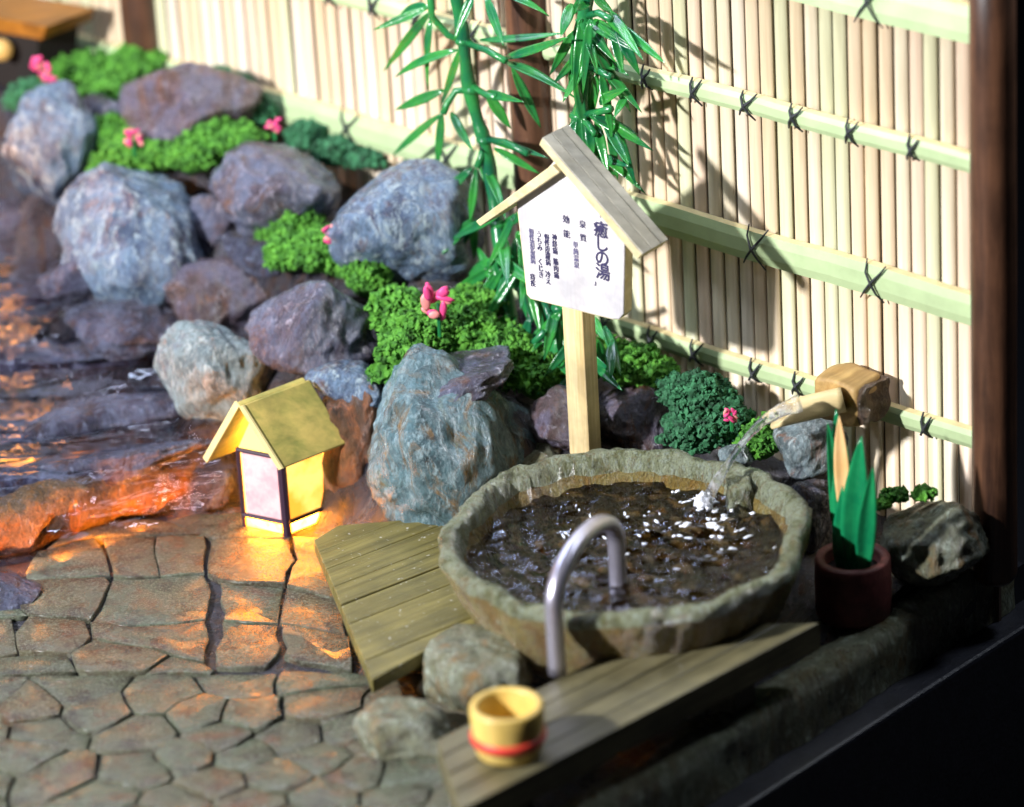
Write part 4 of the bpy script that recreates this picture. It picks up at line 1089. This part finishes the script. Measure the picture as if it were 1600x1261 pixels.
for a, b in [((1260, 80), (1600, 345)), ((1330, 130), (1460, 410)), ((1180, 20), (1115, 60)), ((1160, 60), (1100, 500)), ((1200, 100), (1250, 430)), ((1100, 170), (970, 410)), ((1160, 130), (1230, 400)),
             ((1260, 360), (1470, 610)), ((1250, 400), (1310, 770)), ((1230, 400), (1180, 690)), ((1390, 515), (1320, 640)), ((1290, 600), (1440, 1010)), ((1290, 640), (1340, 980)), ((1180, 640), (1200, 890)), ((1160, 640), (1060, 730)),
             ((1310, 130), (1370, 400)), ((1090, 20), (1030, 200)), ((1210, -20), (1330, 90)), ((1170, -30), (1080, 90)), ((1260, 640), (1400, 900)), ((1220, 650), (1290, 960)), ((1240, 560), (1390, 480)), ((1300, 60), (1480, 330)), ((1150, 300), (1080, 500)), ((1190, 180), (1130, 420))]:
    A_(z8, a, b, r.uniform(.13, .18))
# behind and below the board
for a, b in [((1180, 250), (1120, 520)), ((1200, 350), (1120, 610)), ((1230, 380), (1260, 620)), ((1230, 430), (1180, 720)), ((1380, 540), (1510, 672)), ((1390, 420), (1410, 560)), ((1260, 280), (1340, 480)), ((1360, 300), (1420, 420)), ((1250, 600), (1170, 740)), ((1150, 560), (1090, 700)), ((1300, 620), (1380, 700)), ((1160, 330), (1060, 480)), ((1240, 330), (1330, 260))]:
    A_(z6, a, b, r.uniform(.13, .19))
for k in range(26):
    y0 = r.choice([30, 75, 120, 180, 235]); x0 = 908+r.uniform(-12, 22); L_ = r.uniform(70, 120); q = r.gauss(.25, .6)
    lv.append(((x0, y0), (x0+L_*math.sin(q), y0+L_*math.cos(q)), r.uniform(.13, .18), r.uniform(-.15, .2), r.uniform(-.2, .5)))
for k in range(12):
    x0, y0 = r.uniform(860, 960), r.uniform(470, 560); L_ = r.uniform(60, 90); q = r.gauss(.1, .5)
    lv.append(((x0, y0), (x0+L_*math.sin(q), y0+L_*math.cos(q)), r.uniform(.13, .18), r.uniform(-.2, .2), r.uniform(-.1, .4)))
stem2 = [(922, -40), (915, 10), (912, 60), (914, 110), (910, 160), (903, 200), (895, 250), (888, 320), (880, 400), (876, 470), (874, 530), (862, 600)]
tw2 = [(.12, [(914, 25), (935, 20), (955, 30)]), (.12, [(912, 100), (935, 110), (955, 120)]), (.12, [(906, 180), (935, 175), (955, 170)]), (.12, [(906, 185), (920, 195), (930, 210)]), (.12, [(876, 470), (895, 465), (910, 455)]), (.1, [(874, 520), (860, 500), (850, 470)])]
plant('green plastic bamboo plant directly behind the sign roof, leaning right over the fence', stem2, .12, [(913, 70), (913, 115), (905, 180), (885, 340), (875, 480)], tw2, lv, PT1-.05, T(862, 600, PT1-.05))

# ------------------------------------------------------------------ hot spring pool at the left
M_pw = watermat('pool_water_surface', (.74, .74, .80), .7, 1.3, (.45, 2.2, 1), math.radians(-25), rough=.05)
edge = [(-160, 905), (60, 868), (180, 838), (300, 806), (345, 780), (352, 740), (330, 700), (300, 660), (300, 600), (330, 530), (330, 480), (300, 430)]
# stepped water body: surface follows the cascade down to the patio
grid = []
NXg, NYg = 90, 110
V = []; F = []
for j in range(NYg):
    v = j/(NYg-1); py = 400+v*(885-400)
    for i in range(NXg):
        u_ = i/(NXg-1); xr = np.interp(py, [400, 470, 540, 600, 680, 720, 760, 800, 840, 885], [330, 330, 320, 300, 330, 345, 350, 300, 190, 20]); px = -180+u_*(xr+180)
        z = np.interp(py, [400, 500, 600, 690, 740, 800, 885], [2.35, 1.85, 1.35, 1.0, .85, .5, -.05])
        P = G(px, py, z); P[2] += .06*mn.noise(Vector((P[0]*.7+P[1]*.5, P[1]*2-P[0]*.6, 0)))+.03*mn.noise(Vector((P[0]*2, P[1]*4, 3)))
        V.append(P)
for j in range(NYg-1):
    for i in range(NXg-1): a = j*NXg+i; F.append((a, a+1, a+NXg+1, a+NXg))
tag(obj('pool_water', V, F, M_pw, smooth=True), kind='structure')
# terraces of wet rock in the cascade
for i, (lab, px, py, rx, ry, z, tl) in enumerate([
        ('long dark wet ledge, topmost step of the cascade at the left edge', 60, 470, 150, 24, 1.55, .1), ('long dark wet ledge, second step of the cascade', 110, 560, 190, 24, 1.15, .12),
        ('long dark wet ledge, third step of the cascade beside the whitish boulder', 150, 655, 200, 22, .85, .15), ('long dark wet ledge just above the glowing pool edge', 120, 735, 220, 22, .55, .2)]):
    C0 = G(px, py, z+(.24, .22, .20, .16)[i]); k = upx(C0); rock(lab, C0, rx*k, .55, ry*k*1.3, 'dark', 120+i*7, -tl*.6)
# low curved rim of the pool, its near face glowing orange in the photograph
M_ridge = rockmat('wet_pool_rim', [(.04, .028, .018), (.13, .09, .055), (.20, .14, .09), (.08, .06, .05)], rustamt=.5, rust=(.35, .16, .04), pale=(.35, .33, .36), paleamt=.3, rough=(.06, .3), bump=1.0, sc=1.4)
rp = [(-170, 838), (-60, 830), (30, 815), (110, 792), (190, 764), (255, 742), (310, 726), (352, 718)]
cp = []
for i in range(len(rp)-1):
    for q in np.linspace(0, 1, 14, endpoint=(i == len(rp)-2)):
        cp.append(G(rp[i][0]*(1-q)+rp[i+1][0]*q, rp[i][1]*(1-q)+rp[i+1][1]*q, .38))
n = 28; V = []; F = []
for i, c in enumerate(cp):
    t_ = cp[min(i+1, len(cp)-1)]-cp[max(i-1, 0)]; t_ /= np.linalg.norm(t_); b_ = np.cross(t_, Z3)
    for j in range(n):
        q = 2*math.pi*j/n; p = c+b_*math.cos(q)*.42+Z3*math.sin(q)*.46
        V.append(p+(b_*math.cos(q)+Z3*math.sin(q))*(.10*mn.noise(Vector(p)*1.3)+.08*mn.noise(Vector(p)*4)))
for i in range(len(cp)-1):
    for j in range(n): F.append((i*n+j, i*n+(j+1) % n, (i+1)*n+(j+1) % n, (i+1)*n+j))
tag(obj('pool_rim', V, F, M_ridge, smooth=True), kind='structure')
for x, y, e in ((-40, 905, 34), (30, 893, 40), (95, 872, 44), (155, 850, 48), (215, 826, 46), (270, 802, 30)):
    p = G(x, y, .10); g_ = G(x+12, y-60, .35)
    lamp('added_rim_lamp', 'SPOT', tuple(p), tuple(g_), e*4.2, (1, .24, .01), shadow_soft_size=.10, spot_size=math.radians(125), spot_blend=.5)  # unseen spots added at the rim's foot to make its near face glow
for x, y, z, e in ((20, 690, .5, 26), (110, 668, .55, 18), (190, 650, .6, 9), (60, 740, .4, 14), (200, 725, .4, 10)):
    lamp('pool_lamp', 'POINT', tuple(G(x, y, z)), None, e*.5, (1, .27, .02), shadow_soft_size=.12)
lamp('left_glow_lamp', 'POINT', tuple(G(-45, 255, 4.2)), None, 170, (1, .33, .04), shadow_soft_size=.3)

# ------------------------------------------------------------------ small hut at the top left edge
HC = G(-20, 130, 4.0)
hut = empty('hut', HC, 'dark little hut with orange lit roof cut off by the left picture edge', 'hut')
M_horange = woodmat('glow_orange_roof', (.20, .07, .008), (.36, .14, .015), 0, 4, .5, .2)  # the orange glow on the roof is put into its base colour
P = [T(-120, 5, 1.6), T(72, 42, 1.6), T(66, 62, 1.6), T(-120, 30, 1.6)]
mb = MB(); mb.prism(P, Wd*1.1); mb.build('roof', M_horange, hut)
mb = MB(); mb.prism([T(-120, 30, 1.45), T(60, 60, 1.45), T(52, 200, 1.45), T(-120, 200, 1.45)], Wd*.9); mb.build('wall', plain('hut_dark_wall', (.012, .008, .006), .9), hut)
mb = MB(); c = T(2, 78, 1.75); mb.add(ICO3[0]*.19+c, ICO3[1].tolist()); mb.build('round_lamp', emis('round_lamp', (1, .62, .18), .2), hut, smooth=True)
mb = MB(); mb.box(c+Wd*.2, U, Wd, Z3, (.04, .16, .04)); mb.build('lamp_bracket', M_frame, hut)
